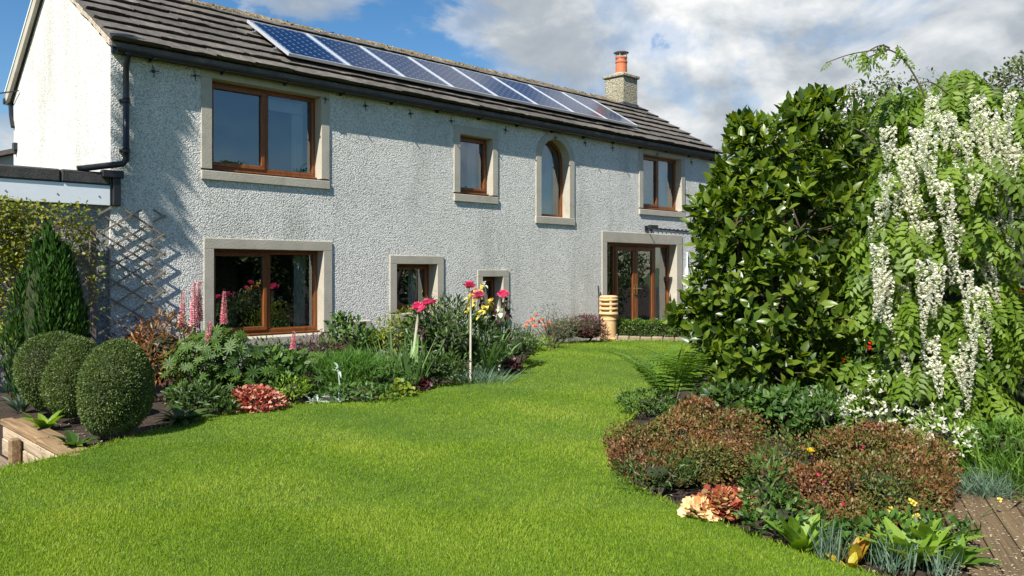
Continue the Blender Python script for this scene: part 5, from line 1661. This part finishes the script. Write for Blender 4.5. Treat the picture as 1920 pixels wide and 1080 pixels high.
P, D, U = np.concatenate(P), np.concatenate(D), np.concatenate(U)
S = RNG.uniform(.12, .23, len(P)); S[-24:] *= .6
o = link('foliage', np_mesh('foliage', [scatter_np(P, D, U, S, T_pinnate(4, .23, .46), 1.0)], M['wisteria']), ws); o['kind'] = 'stuff'
# racemes
def raceme(L_, r, n):
    Ps, Ds = [], []
    for i in range(n):
        f = i / n; z = -f * L_; rr = r * (1 - f ** 1.1) * (.7 + .3 * math.sin(min(1, f * 5) * PI / 2)) + .006
        an = i * 2.4 + random.gauss(0, .3); q = rr * random.uniform(.55, 1.0)
        Ps.append((q * math.cos(an), q * math.sin(an), z + random.gauss(0, .008))); Ds.append((math.cos(an), math.sin(an), -.25))
    Ps = np.array(Ps); return np_mesh('blossom_cluster', [scatter_np(Ps, np.array(Ds) + RNG.normal(0, .3, Ps.shape), np.tile((0, 0, 1.), (n, 1)), RNG.uniform(.026, .042, n) * np.linspace(1.1, .5, n), T_floret(), .6)], M['whitef'])
rms = [raceme(.44, .054, 120), raceme(.36, .056, 105), raceme(.28, .05, 80), raceme(.54, .052, 140)]
RC = [(1752, 200, 6.5), (1770, 235, 6.4), (1665, 262, 6.6), (1718, 262, 6.5), (1776, 238, 6.5), (1810, 265, 6.3), (1855, 300, 6.3), (1858, 230, 6.5), (1700, 325, 6.4), (1690, 360, 6.4), (1735, 335, 6.5), (1895, 195, 6.6), (1900, 290, 6.4), (1655, 400, 6.4), (1640, 430, 6.5), (1745, 440, 6.3), (1790, 440, 6.3), (1825, 445, 6.3), (1840, 470, 6.4), (1735, 510, 6.3), (1660, 530, 6.4), (1655, 545, 6.5), (1695, 555, 6.4), (1722, 590, 6.4), (1850, 520, 6.4), (1810, 530, 6.2), (1795, 690, 6.15), (1815, 660, 6.2), (1745, 655, 6.3), (1690, 635, 6.4), (1800, 720, 6.15), (1880, 390, 6.5), (1715, 390, 6.5), (1670, 470, 6.5), (1860, 430, 6.6), (1780, 380, 6.5), (1720, 440, 6.5), (1915, 310, 6.4), (1690, 300, 6.6), (1830, 205, 6.6), (1740, 270, 6.4), (1800, 330, 6.3), (1830, 350, 6.3), (1770, 360, 6.3), (1712, 300, 6.4), (1760, 520, 6.2), (1740, 560, 6.25), (1835, 560, 6.3), (1680, 590, 6.4), (1820, 610, 6.2), (1880, 340, 6.4), (1648, 480, 6.5), (1705, 500, 6.4), (1755, 700, 6.2), (1662, 350, 6.4), (1640, 560, 6.5), (1880, 250, 6.4), (1730, 400, 6.4)]
for i, (px, py, Y) in enumerate(RC):
    o = link('blossom_cluster', rms[i % 4], ws); o.location = wpt(px, py - 24, Y - random.uniform(-.10, .22)); o.rotation_euler = (random.gauss(0, .12), random.gauss(0, .12), random.uniform(0, 6)); s_ = random.uniform(.8, 1.15); o.scale = (s_, s_, s_)

# white azalea under it
wa = at(1675, 860, 6.6)
t, L = shrub('white_azalea', 'low shrub covered in white star flowers under the wisteria', 'shrub', (wa.x, wa.y, 0), (.42, .36, .34), M['lime'], 1300, .05, TNAR, 8, .14, .6, .25, None, .5, .4, zc=.27, flowers=(M['whitef'], 260, .035, T_dia(.5), 'blossom'))
wa = at(1770, 880, 5.9)
t, L = shrub('white_azalea', 'smaller white flowered shrub between bronze mound and fescue', 'shrub', (wa.x, wa.y, 0), (.22, .22, .20), M['lime'], 520, .05, TNAR, 8, .14, .5, .25, None, .5, .4, zc=.24, flowers=(M['whitef'], 70, .035, T_dia(.5), 'blossom'))
wa = at(1545, 800, 7.0)
t, L = shrub('white_azalea', 'few white blooms behind the bronze mound below the big shrub', 'shrub', (wa.x, wa.y, 0), (.30, .25, .22), M['midgreen'], 520, .06, TNAR, 8, .14, .3, .25, None, .5, .4, zc=.22, flowers=(M['whitef'], 22, .035, T_dia(.5), 'blossom'))
# bronze azalea mounds
def mound(label, c, blobs, mat, n, size, group=None, flowers=None, twigs=26, tpl=None):
    """spreading bush of several uneven tiers"""
    t = thing('bronze_azalea', label, 'shrub', (c[0], c[1], 0), 0, group)
    tot = sum(b[3] * b[4] for b in blobs)
    P, D, U = [], [], []; core = MB(); tw = MB(); FP, FD = [], []
    info = []
    for (px, py, Y, rx, rz) in blobs:
        p = at(px, py, Y); info.append((np.array([p.x - c[0], p.y - c[1], p.z]), np.array([rx, rx * .85, rz])))
    for k, (o_, R_) in enumerate(info):
        L = Lump(*R_, amp=.5, bumps=14)
        m = int(n * blobs[k][3] * blobs[k][4] / tot)
        q, d = L.points(m, .62, 1.06, 18, .09, -.5)
        q = q + o_
        ok = (q[:, 2] > .02) & (patchy(q, 15, .05) > .27)
        for kk, (o2, R2) in enumerate(info):
            if kk != k: ok &= (((q - o2) / R2) ** 2).sum(1) > .55
        q, d = q[ok], d[ok]
        P.append(q); U.append(d + (0, 0, .5)); D.append(d * .5 + RNG.normal(0, .55, q.shape) + (0, 0, .35))
        cm_ = L.core(.46, 8); core.add([(x + o_[0], y + o_[1], max(.0, z + o_[2])) for x, y, z in cm_.v], cm_.f)
        for w in range(twigs // len(info) + 1):
            e_ = q[(w * 37) % len(q)] * 1.0; e2 = e_ + (e_ - o_) * .10
            tw.tube([(o_[0] * .7, o_[1] * .7, 0), tuple((e_ + o_) / 2), tuple(e2)], [.010, .006, .002], 4)
        if flowers:
            idx = RNG.integers(0, len(q), max(1, int(flowers[1] * m / n))); FP.append(q[idx] + d[idx] * .015); FD.append(d[idx])
    P, D, U = np.concatenate(P), np.concatenate(D), np.concatenate(U)
    o = link('foliage', np_mesh('foliage', [scatter_np(P, D, U, size * RNG.uniform(.6, 1.45, len(P)), tpl or T_dia(.5, .1), .7, patchy(P, 7, .2))], mat), t); o['kind'] = 'stuff'
    tw.build('stem', M['twig'], t); core.build('shade_core', M['core'], t, True)
    if flowers:
        FP, FD = np.concatenate(FP), np.concatenate(FD); k = len(FP)
        fo = link('flower_bud', np_mesh('flower_bud', [scatter_np(np.repeat(FP, 5, 0), np.repeat(FD, 5, 0) * .4 + RNG.normal(0, .8, (k * 5, 3)), np.repeat(FD, 5, 0), flowers[2], T_dia(.8), .5)], flowers[0]), t); fo['kind'] = 'stuff'
    return t


mc = at(1282, 900, 5.95)
mound('wide bronze leaved azalea mound at the lawn edge, left of two', mc, [(1275, 812, 6.3, .27, .20), (1190, 842, 6.2, .20, .14), (1355, 830, 6.2, .26, .17), (1225, 880, 5.85, .25, .16), (1320, 870, 5.8, .27, .18), (1385, 870, 5.9, .19, .15), (1265, 905, 5.7, .22, .12), (1305, 775, 6.6, .16, .12)], M['azalea'], 34000, .024, 'bronze azalea mounds')
mc2 = at(1600, 930, 5.15)
mound('larger coppery azalea mound with pink buds, right of two', mc2, [(1590, 862, 5.6, .26, .21), (1490, 880, 5.5, .22, .15), (1680, 885, 5.5, .27, .19), (1530, 925, 5.1, .24, .18), (1640, 925, 5.0, .27, .18), (1735, 925, 5.1, .19, .15), (1580, 965, 4.85, .23, .12), (1690, 960, 4.8, .20, .11), (1640, 828, 5.8, .17, .12), (1470, 930, 5.2, .15, .14)], M['azalea'], 44000, .023, 'bronze azalea mounds', (M['azflower'], 34, .020))
shrub('leafy_plant', 'small dark green underplanting below the left bronze mound', 'plant', tuple(gnd(1235, 922)), (.28, .2, .13), M['darkgreen'], 700, .035, TNAR, 8, .15, .3, .25)
shrub('leafy_plant', 'low fresh greenery filling the bed edge behind the left bronze mound', 'plant', tuple(gnd(1215, 778)), (.30, .26, .13), M['midgreen'], 900, .05, TNAR, 8, .15, .3, .25)
shrub('leafy_plant', 'shady leaves on the soil between left mound and glossy shrub', 'plant', tuple(gnd(1375, 800)), (.42, .30, .20), M['darkgreen'], 1000, .07, TOV, 8, .15, .3, .25)
shrub('leafy_plant', 'dark undergrowth below the glossy shrub behind the right mound', 'plant', tuple(gnd(1480, 815)), (.45, .28, .22), M['midgreen'], 900, .075, TOV, 8, .15, .3, .25)
shrub('leafy_plant', 'fresh green stems rising between the two bronze mounds', 'plant', tuple(gnd(1438, 972)), (.14, .14, .20), M['midgreen'], 500, .045, TNAR, 8, .15, .3, .25)
shrub('leafy_plant', 'small leaved greenery below the right mound beside the heuchera', 'plant', tuple(gnd(1470, 1000)), (.24, .16, .10), M['midgreen'], 420, .04, TOV, 8, .15, .3, .25)
heuchera('orange and peach heuchera between the two bronze mounds', gnd(1358, 963), .165, 520, M['heuchera_o'], .042)
heuchera('small pale peach heuchera at the lawn edge', gnd(1312, 968), .10, 90, M['peach'], .055)
# yellow poppy
yp = at(1508, 838, 5.15); t = thing('welsh_poppy', 'single yellow poppy standing in the bronze mound', 'flower', (yp.x, yp.y, 0))
o = link('flower', bloom(M['poppy'], .036, 9), t); o.location = (0, -.1, yp.z - .01)
mb = MB(); mb.tube([(0, 0, .2), (0, -.06, .4), (0, -.1, yp.z - .01)], .004, 5); mb.build('flower_stalk', M['midgreen'], t)
# ferns
def fern(label, c, nf, L0, az0, az1, group='ferns behind the bronze mound'):
    t = thing('fern', label, 'fern', c, 0, group)
    for k in range(nf):
        L_ = L0 * random.uniform(.75, 1.1); az = az0 + (az1 - az0) * (k + .5) / nf + random.gauss(0, .12)
        Ps, Ds, Ss = [], [], []; path = []
        for i in range(22):
            f = i / 21; hx = L_ * (f * .55 + .22 * f * f); hz = L_ * (1.20 * f - .52 * f * f)
            p = Vector((math.cos(az) * hx, math.sin(az) * hx, hz)); path.append(p)
            if i > 3:
                tg = (path[-1] - path[-2]).normalized(); sd_ = Vector((-math.sin(az), math.cos(az), 0))
                ln = L_ * .26 * math.sin(min(1, (f + .02) * 1.05) * PI) ** .7 * (1 - .3 * f) + .008
                for s_ in (1, -1):
                    Ps.append(p); Ds.append(sd_ * s_ + tg * .35 + Vector((0, 0, -.12))); Ss.append(ln)
        up_ = Vector((-math.cos(az) * .5, -math.sin(az) * .5, 1))
        o = link('frond', np_mesh('frond', [scatter_np(np.array(Ps), np.array([tuple(q) for q in Ds]), np.tile(tuple(up_), (len(Ps), 1)), np.array(Ss), T_leaf(.17, .02, .1), .1)], M['fern']), t)
        mb = MB(); mb.tube(path[::4] + [path[-1]], .004, 4); mb.build('frond_stalk', M['fern'], o)
    return t
fern('bright fern at the lawn edge left of the bronze mound top', tuple(gnd(1262, 772)), 9, .98, .5, 5.2)
fern('second fern standing closer to the big glossy shrub', tuple(gnd(1322, 765)), 8, .90, .2, 4.4)
fern('small fern frond poking out low on the lawn side', tuple(gnd(1190, 880)), 5, .28, 1.5, 4.5)

# rosettes and small things along the rim
clump('broad_leaved_rosette', 'broad bright green rosette on the right bed rim', 'plant', gnd(1498, 1024), 16, .16, .26, .46, M['lime'], .55, .35)
clump('yellow_leaved_plant', 'upright yellow and orange leaved seedling at the lawn rim', 'plant', gnd(1600, 1046), 10, .09, .17, .40, M['reddish'], .6, .3)
t = clump('yellow_leaved_plant', 'small orange leaves low at the rim beneath the seedling', 'plant', gnd(1592, 1058), 6, .07, .12, .50, M['reddish'], .9, .3)
clump('primula', 'lush lime green rosette with toothed leaves near the decking', 'plant', gnd(1705, 1050), 24, .19, .32, .34, M['lime'], .7, .45)
clump('primula', 'lime green leaf rosette behind the blue tufts', 'plant', gnd(1748, 1036), 22, .19, .31, .34, M['lime'], .7, .45)
clump('primula', 'green leaf rosette beside the yellow leaved seedling', 'plant', gnd(1640, 1040), 16, .12, .22, .34, M['midgreen'], .8, .45)
clump('primula', 'fresh leaves hanging over the decking edge', 'plant', gnd(1790, 1052), 12, .14, .22, .34, M['weed'], .9, .6)
shrub('leafy_plant', 'small mixed greenery filling the rim before the right mound', 'plant', tuple(gnd(1690, 1030)), (.42, .10, .08), M['midgreen'], 520, .045, TOV, 8, .15, .3, .25)
wf = bloom(M['yellow'], .022, 8)
t = thing('wallflower', 'yellow flowered stems in front of the right bronze mound', 'flower', tuple(gnd(1715, 1040)))
for (px, py, Y) in ((1708, 940, 4.6), (1714, 944, 4.6), (1720, 968, 4.5), (1726, 970, 4.5), (1712, 970, 4.5), (1700, 1000, 4.4), (1694, 1004, 4.4), (1665, 960, 4.6), (1670, 955, 4.6), (1690, 1012, 4.4), (1875, 938, 4.9)):
    p = at(px, py, Y); o = link('flower', wf, t); o.location = p - t.location; o.rotation_euler = (random.uniform(0, .8), random.uniform(-.5, .5), 0)
    q = o.location; mb = MB(); mb.tube([(q.x * .8, q.y * .9, 0.0), (q.x * .95, q.y, q.z * .5), q], .003, 4); mb.build('flower_stalk', M['midgreen'], t)

# dark growth behind: hedge shrubs, roses, rough grass
bg_s = [
    ('evergreen_shrub', 'dark evergreen shrub in the shade behind the wisteria trunk', (1690, 600, 9.2), (.85, .7, 1.25), 'treeleaf', 3000, .085, 1.2),
    ('evergreen_shrub', 'tall dark shrub behind the glossy shrub and wisteria', (1640, 420, 10.2), (1.0, .9, 1.75), 'treeleaf', 4200, .09, 1.75),
    ('evergreen_shrub', 'dark hedge bush at the right edge behind the roses', (1900, 560, 9.0), (1.1, .8, 1.5), 'treeleaf', 3600, .085, 1.4),
    ('evergreen_shrub', 'dark low bush behind the decking corner', (1860, 760, 7.6), (.75, .5, .55), 'darkgreen', 2000, .07, .5),
    ('evergreen_shrub', 'dark evergreen behind the wisteria top', (1800, 330, 9.6), (1.0, .8, 1.55), 'treeleaf', 3300, .09, 1.5),
]
for (nm, lab, (px, py, Y), r, m, n, s, zc) in bg_s:
    p = at(px, py, Y); shrub(nm, lab, 'shrub', (p.x, p.y, 0), r, M[m], n, s, TOV, 10, .12, .75, .3, None, .5, .2, .7, 1.05, 6, zc=zc, up=-.9)
rb = at(1905, 600, 7.4); t = thing('rose_bush', 'rose bush with crimson blooms at the right edge', 'rose', (rb.x, rb.y, 0))
P = RNG.normal(0, .45, (700, 3)) * (.45, .3, .55) + (.15, .1, .9); P[:, 2] = np.maximum(P[:, 2], .1)
o = link('foliage', np_mesh('foliage', [scatter_np(P, RNG.normal(0, 1, P.shape), RNG.normal(0, .5, P.shape) + (0, -.3, .8), RNG.uniform(.04, .07, 700), TOV, .6)], M['darkgreen']), t); o['kind'] = 'stuff'
mb = MB()
for k in range(9): mb.tube([(0, 0, -.03), (random.gauss(0, .2), random.gauss(0, .1), .6), (random.gauss(.1, .3), random.gauss(0, .2), 1.3)], [.012, .009, .004], 5)
mb.build('stem', M['twig'], t)
rf_ = bloom(M['rose'], .05, 18)
for (px, py, Y) in ((1890, 598, 7.2), (1915, 548, 7.2), (1886, 602, 7.2), (1922, 552, 7.3)):
    p = at(px, py, Y); o = link('flower', rf_, t); o.location = p - t.location; o.rotation_euler = (.9, 0, random.uniform(0, 6))
ra = at(1628, 680, 7.9); shrub('red_azalea', 'small shrub with a few red blooms behind the glossy shrub', 'shrub', (ra.x, ra.y, 0), (.28, .25, .38), M['midgreen'], 420, .06, TNAR, 8, .14, .4, .25, flowers=(M['redaz'], 22, .035, T_dia(.8), 'blossom'))
tuft('rough bright grass and weeds behind the decking', gnd(1900, 900), 900, .15, .42, 'weed', .40, .035, .5, 'rough_grass')
tuft('long arching grass left of the rough weeds', gnd(1850, 880), 60, .35, .6, 'weed', .1, .03, .9, 'rough_grass')
shrub('leafy_plant', 'sunlit weedy leaves at the right edge above the decking', 'plant', tuple(gnd(1895, 895)), (.36, .25, .22), M['weed'], 900, .06, TNAR, 8, .15, .4, .3)
clump('daylily', 'arching strap leaves lying out over the decking corner', 'plant', gnd(1862, 905), 9, .4, .7, .05, M['weed'], 1.2, .9, fold=.02)
clump('strap_leaved_plant', 'long blades stretching along the back edge of the decking', 'plant', gnd(1915, 915), 8, .35, .6, .06, M['lime'], 1.6, .8, fold=.02)

# ================================================================== TREES
def tree(name, label, c, H_, crown, mat, n, size, trunk_r=.12, group='garden trees behind'):
    t = thing(name, label, 'tree', c, 0, group)
    P, D, U = [], [], []; mb = MB()
    mb.tube([(0, 0, -.4), (random.gauss(0, .1), random.gauss(0, .1), H_ * .35), (0, 0, H_ * .7)], [trunk_r, trunk_r * .75, trunk_r * .3], 8)
    br = MB()
    for (x, y, z, r) in crown:
        m = int(n * r ** 2); d = sph(m)
        k = max(5, m // 14); cd = d[:k]; idx = RNG.integers(0, k, m); d2 = unit(cd[idx] + RNG.normal(0, .17, (m, 3)))
        P.append(np.array([x, y, z]) + d2 * r * RNG.uniform(.62, 1.12, (k, 1))[idx]); D.append(d2 * .5 + RNG.normal(0, .6, d2.shape)); U.append(d2 + (0, 0, .6))
        br.tube([(0, 0, H_ * .3), (x * .5, y * .5, z * .6 + H_ * .1), (x, y, z)], [trunk_r * .4, trunk_r * .25, trunk_r * .08], 5)
        for q in range(10):
            e_ = np.array([x, y, z]) + cd[q % k] * r; br.tube([(x, y, z), tuple(e_)], [trunk_r * .08, .006], 4)
    P, D, U = np.concatenate(P), np.concatenate(D), np.concatenate(U)
    mb.build('trunk', M['bark'], t, True); br.build('branch', M['bark'], t)
    o = link('crown', np_mesh('crown', [scatter_np(P, D, U, size * RNG.uniform(.6, 1.3, len(P)), TOV, .8)], mat), t); o['kind'] = 'stuff'
    return t


p = at(1655, 200, 14.0)
tree('small_tree', 'grey green twiggy tree top between glossy shrub and wisteria', (p.x, p.y, -.1), 5.8, [(-.05, 0, 4.5, .5), (-.5, 0, 4.25, .5), (.45, 0, 4.45, .52), (0, .1, 3.7, .75), (.6, 0, 3.5, .75), (-.55, 0, 3.4, .75), (.95, 0, 4.1, .5)], M['treeolive'], 2600, .065, .07)
p = at(1900, 150, 13.0)
tree('small_tree', 'loose leafed tree top at the right edge of the sky', (p.x, p.y, -.1), 5.0, [(.15, 0, 4.6, .42), (-.2, 0, 4.2, .48), (.55, 0, 4.5, .6), (.1, .1, 3.6, .8), (-.4, 0, 3.6, .6), (.7, 0, 3.8, .7)], M['treeolive'], 2200, .08, .07)
tree('hedgerow_tree', 'dense green tree beyond the right end of the cottage', (8.6, 19.5, -.1), 5.6, [(0, 0, 2.6, 1.2), (-.6, 0, 1.7, 1.0), (.8, 0, 1.9, 1.1), (.2, 0, 1.2, 1.1)], M['treeleaf'], 900, .11, .12)
P, D, U = [], [], []
for (x, y, h) in ((9.0, 9.5, 4.6), (11.5, 6.5, 5.2), (10.5, 12.5, 4.4), (13.5, 9.5, 5.6), (14.5, 3.5, 5.5), (12.5, 15.5, 5.0), (10.5, 2.5, 4.2)):
    for (a_, b_, c_, q) in ((0, 0, h * .62, 1.35), (-.9, .3, h * .45, 1.2), (.9, -.2, h * .5, 1.25), (.1, -.6, h * .25, 1.3), (0, .5, h * .82, .8)):
        d = sph(900); P.append(np.array([x + a_, y + b_, c_]) + d * q * RNG.uniform(.6, 1.1, (900, 1))); D.append(d + RNG.normal(0, .6, d.shape)); U.append(d + (0, 0, .6))
P, D, U = np.concatenate(P), np.concatenate(D), np.concatenate(U)
o = link('treeline', np_mesh('treeline', [scatter_np(P, D, U, RNG.uniform(.10, .2, len(P)), TOV, .8)], M['treeleaf']))
tag(o, 'belt of garden trees right of the lawn, mirrored in the windows', 'trees', None, 'stuff')


p = hw(-3.6, -1.35)  # slim tree added out of view, shaped to shade the wall corner
tree('added_shade_tree', 'unseen slim tree added left of the cottage to shade its corner', (p.x, p.y, -.1), 8.8, [(random.uniform(-.04, .04), random.uniform(-.02, .02), 6.95 + .16 * k, .13) for k in range(13)], M['treeleaf'], 9000, .075, .03, None)

for o in bpy.data.objects:
    if o.parent and o.name.split('.')[0] in ('stem', 'shade_core', 'shoot'): o['kind'] = 'stuff'
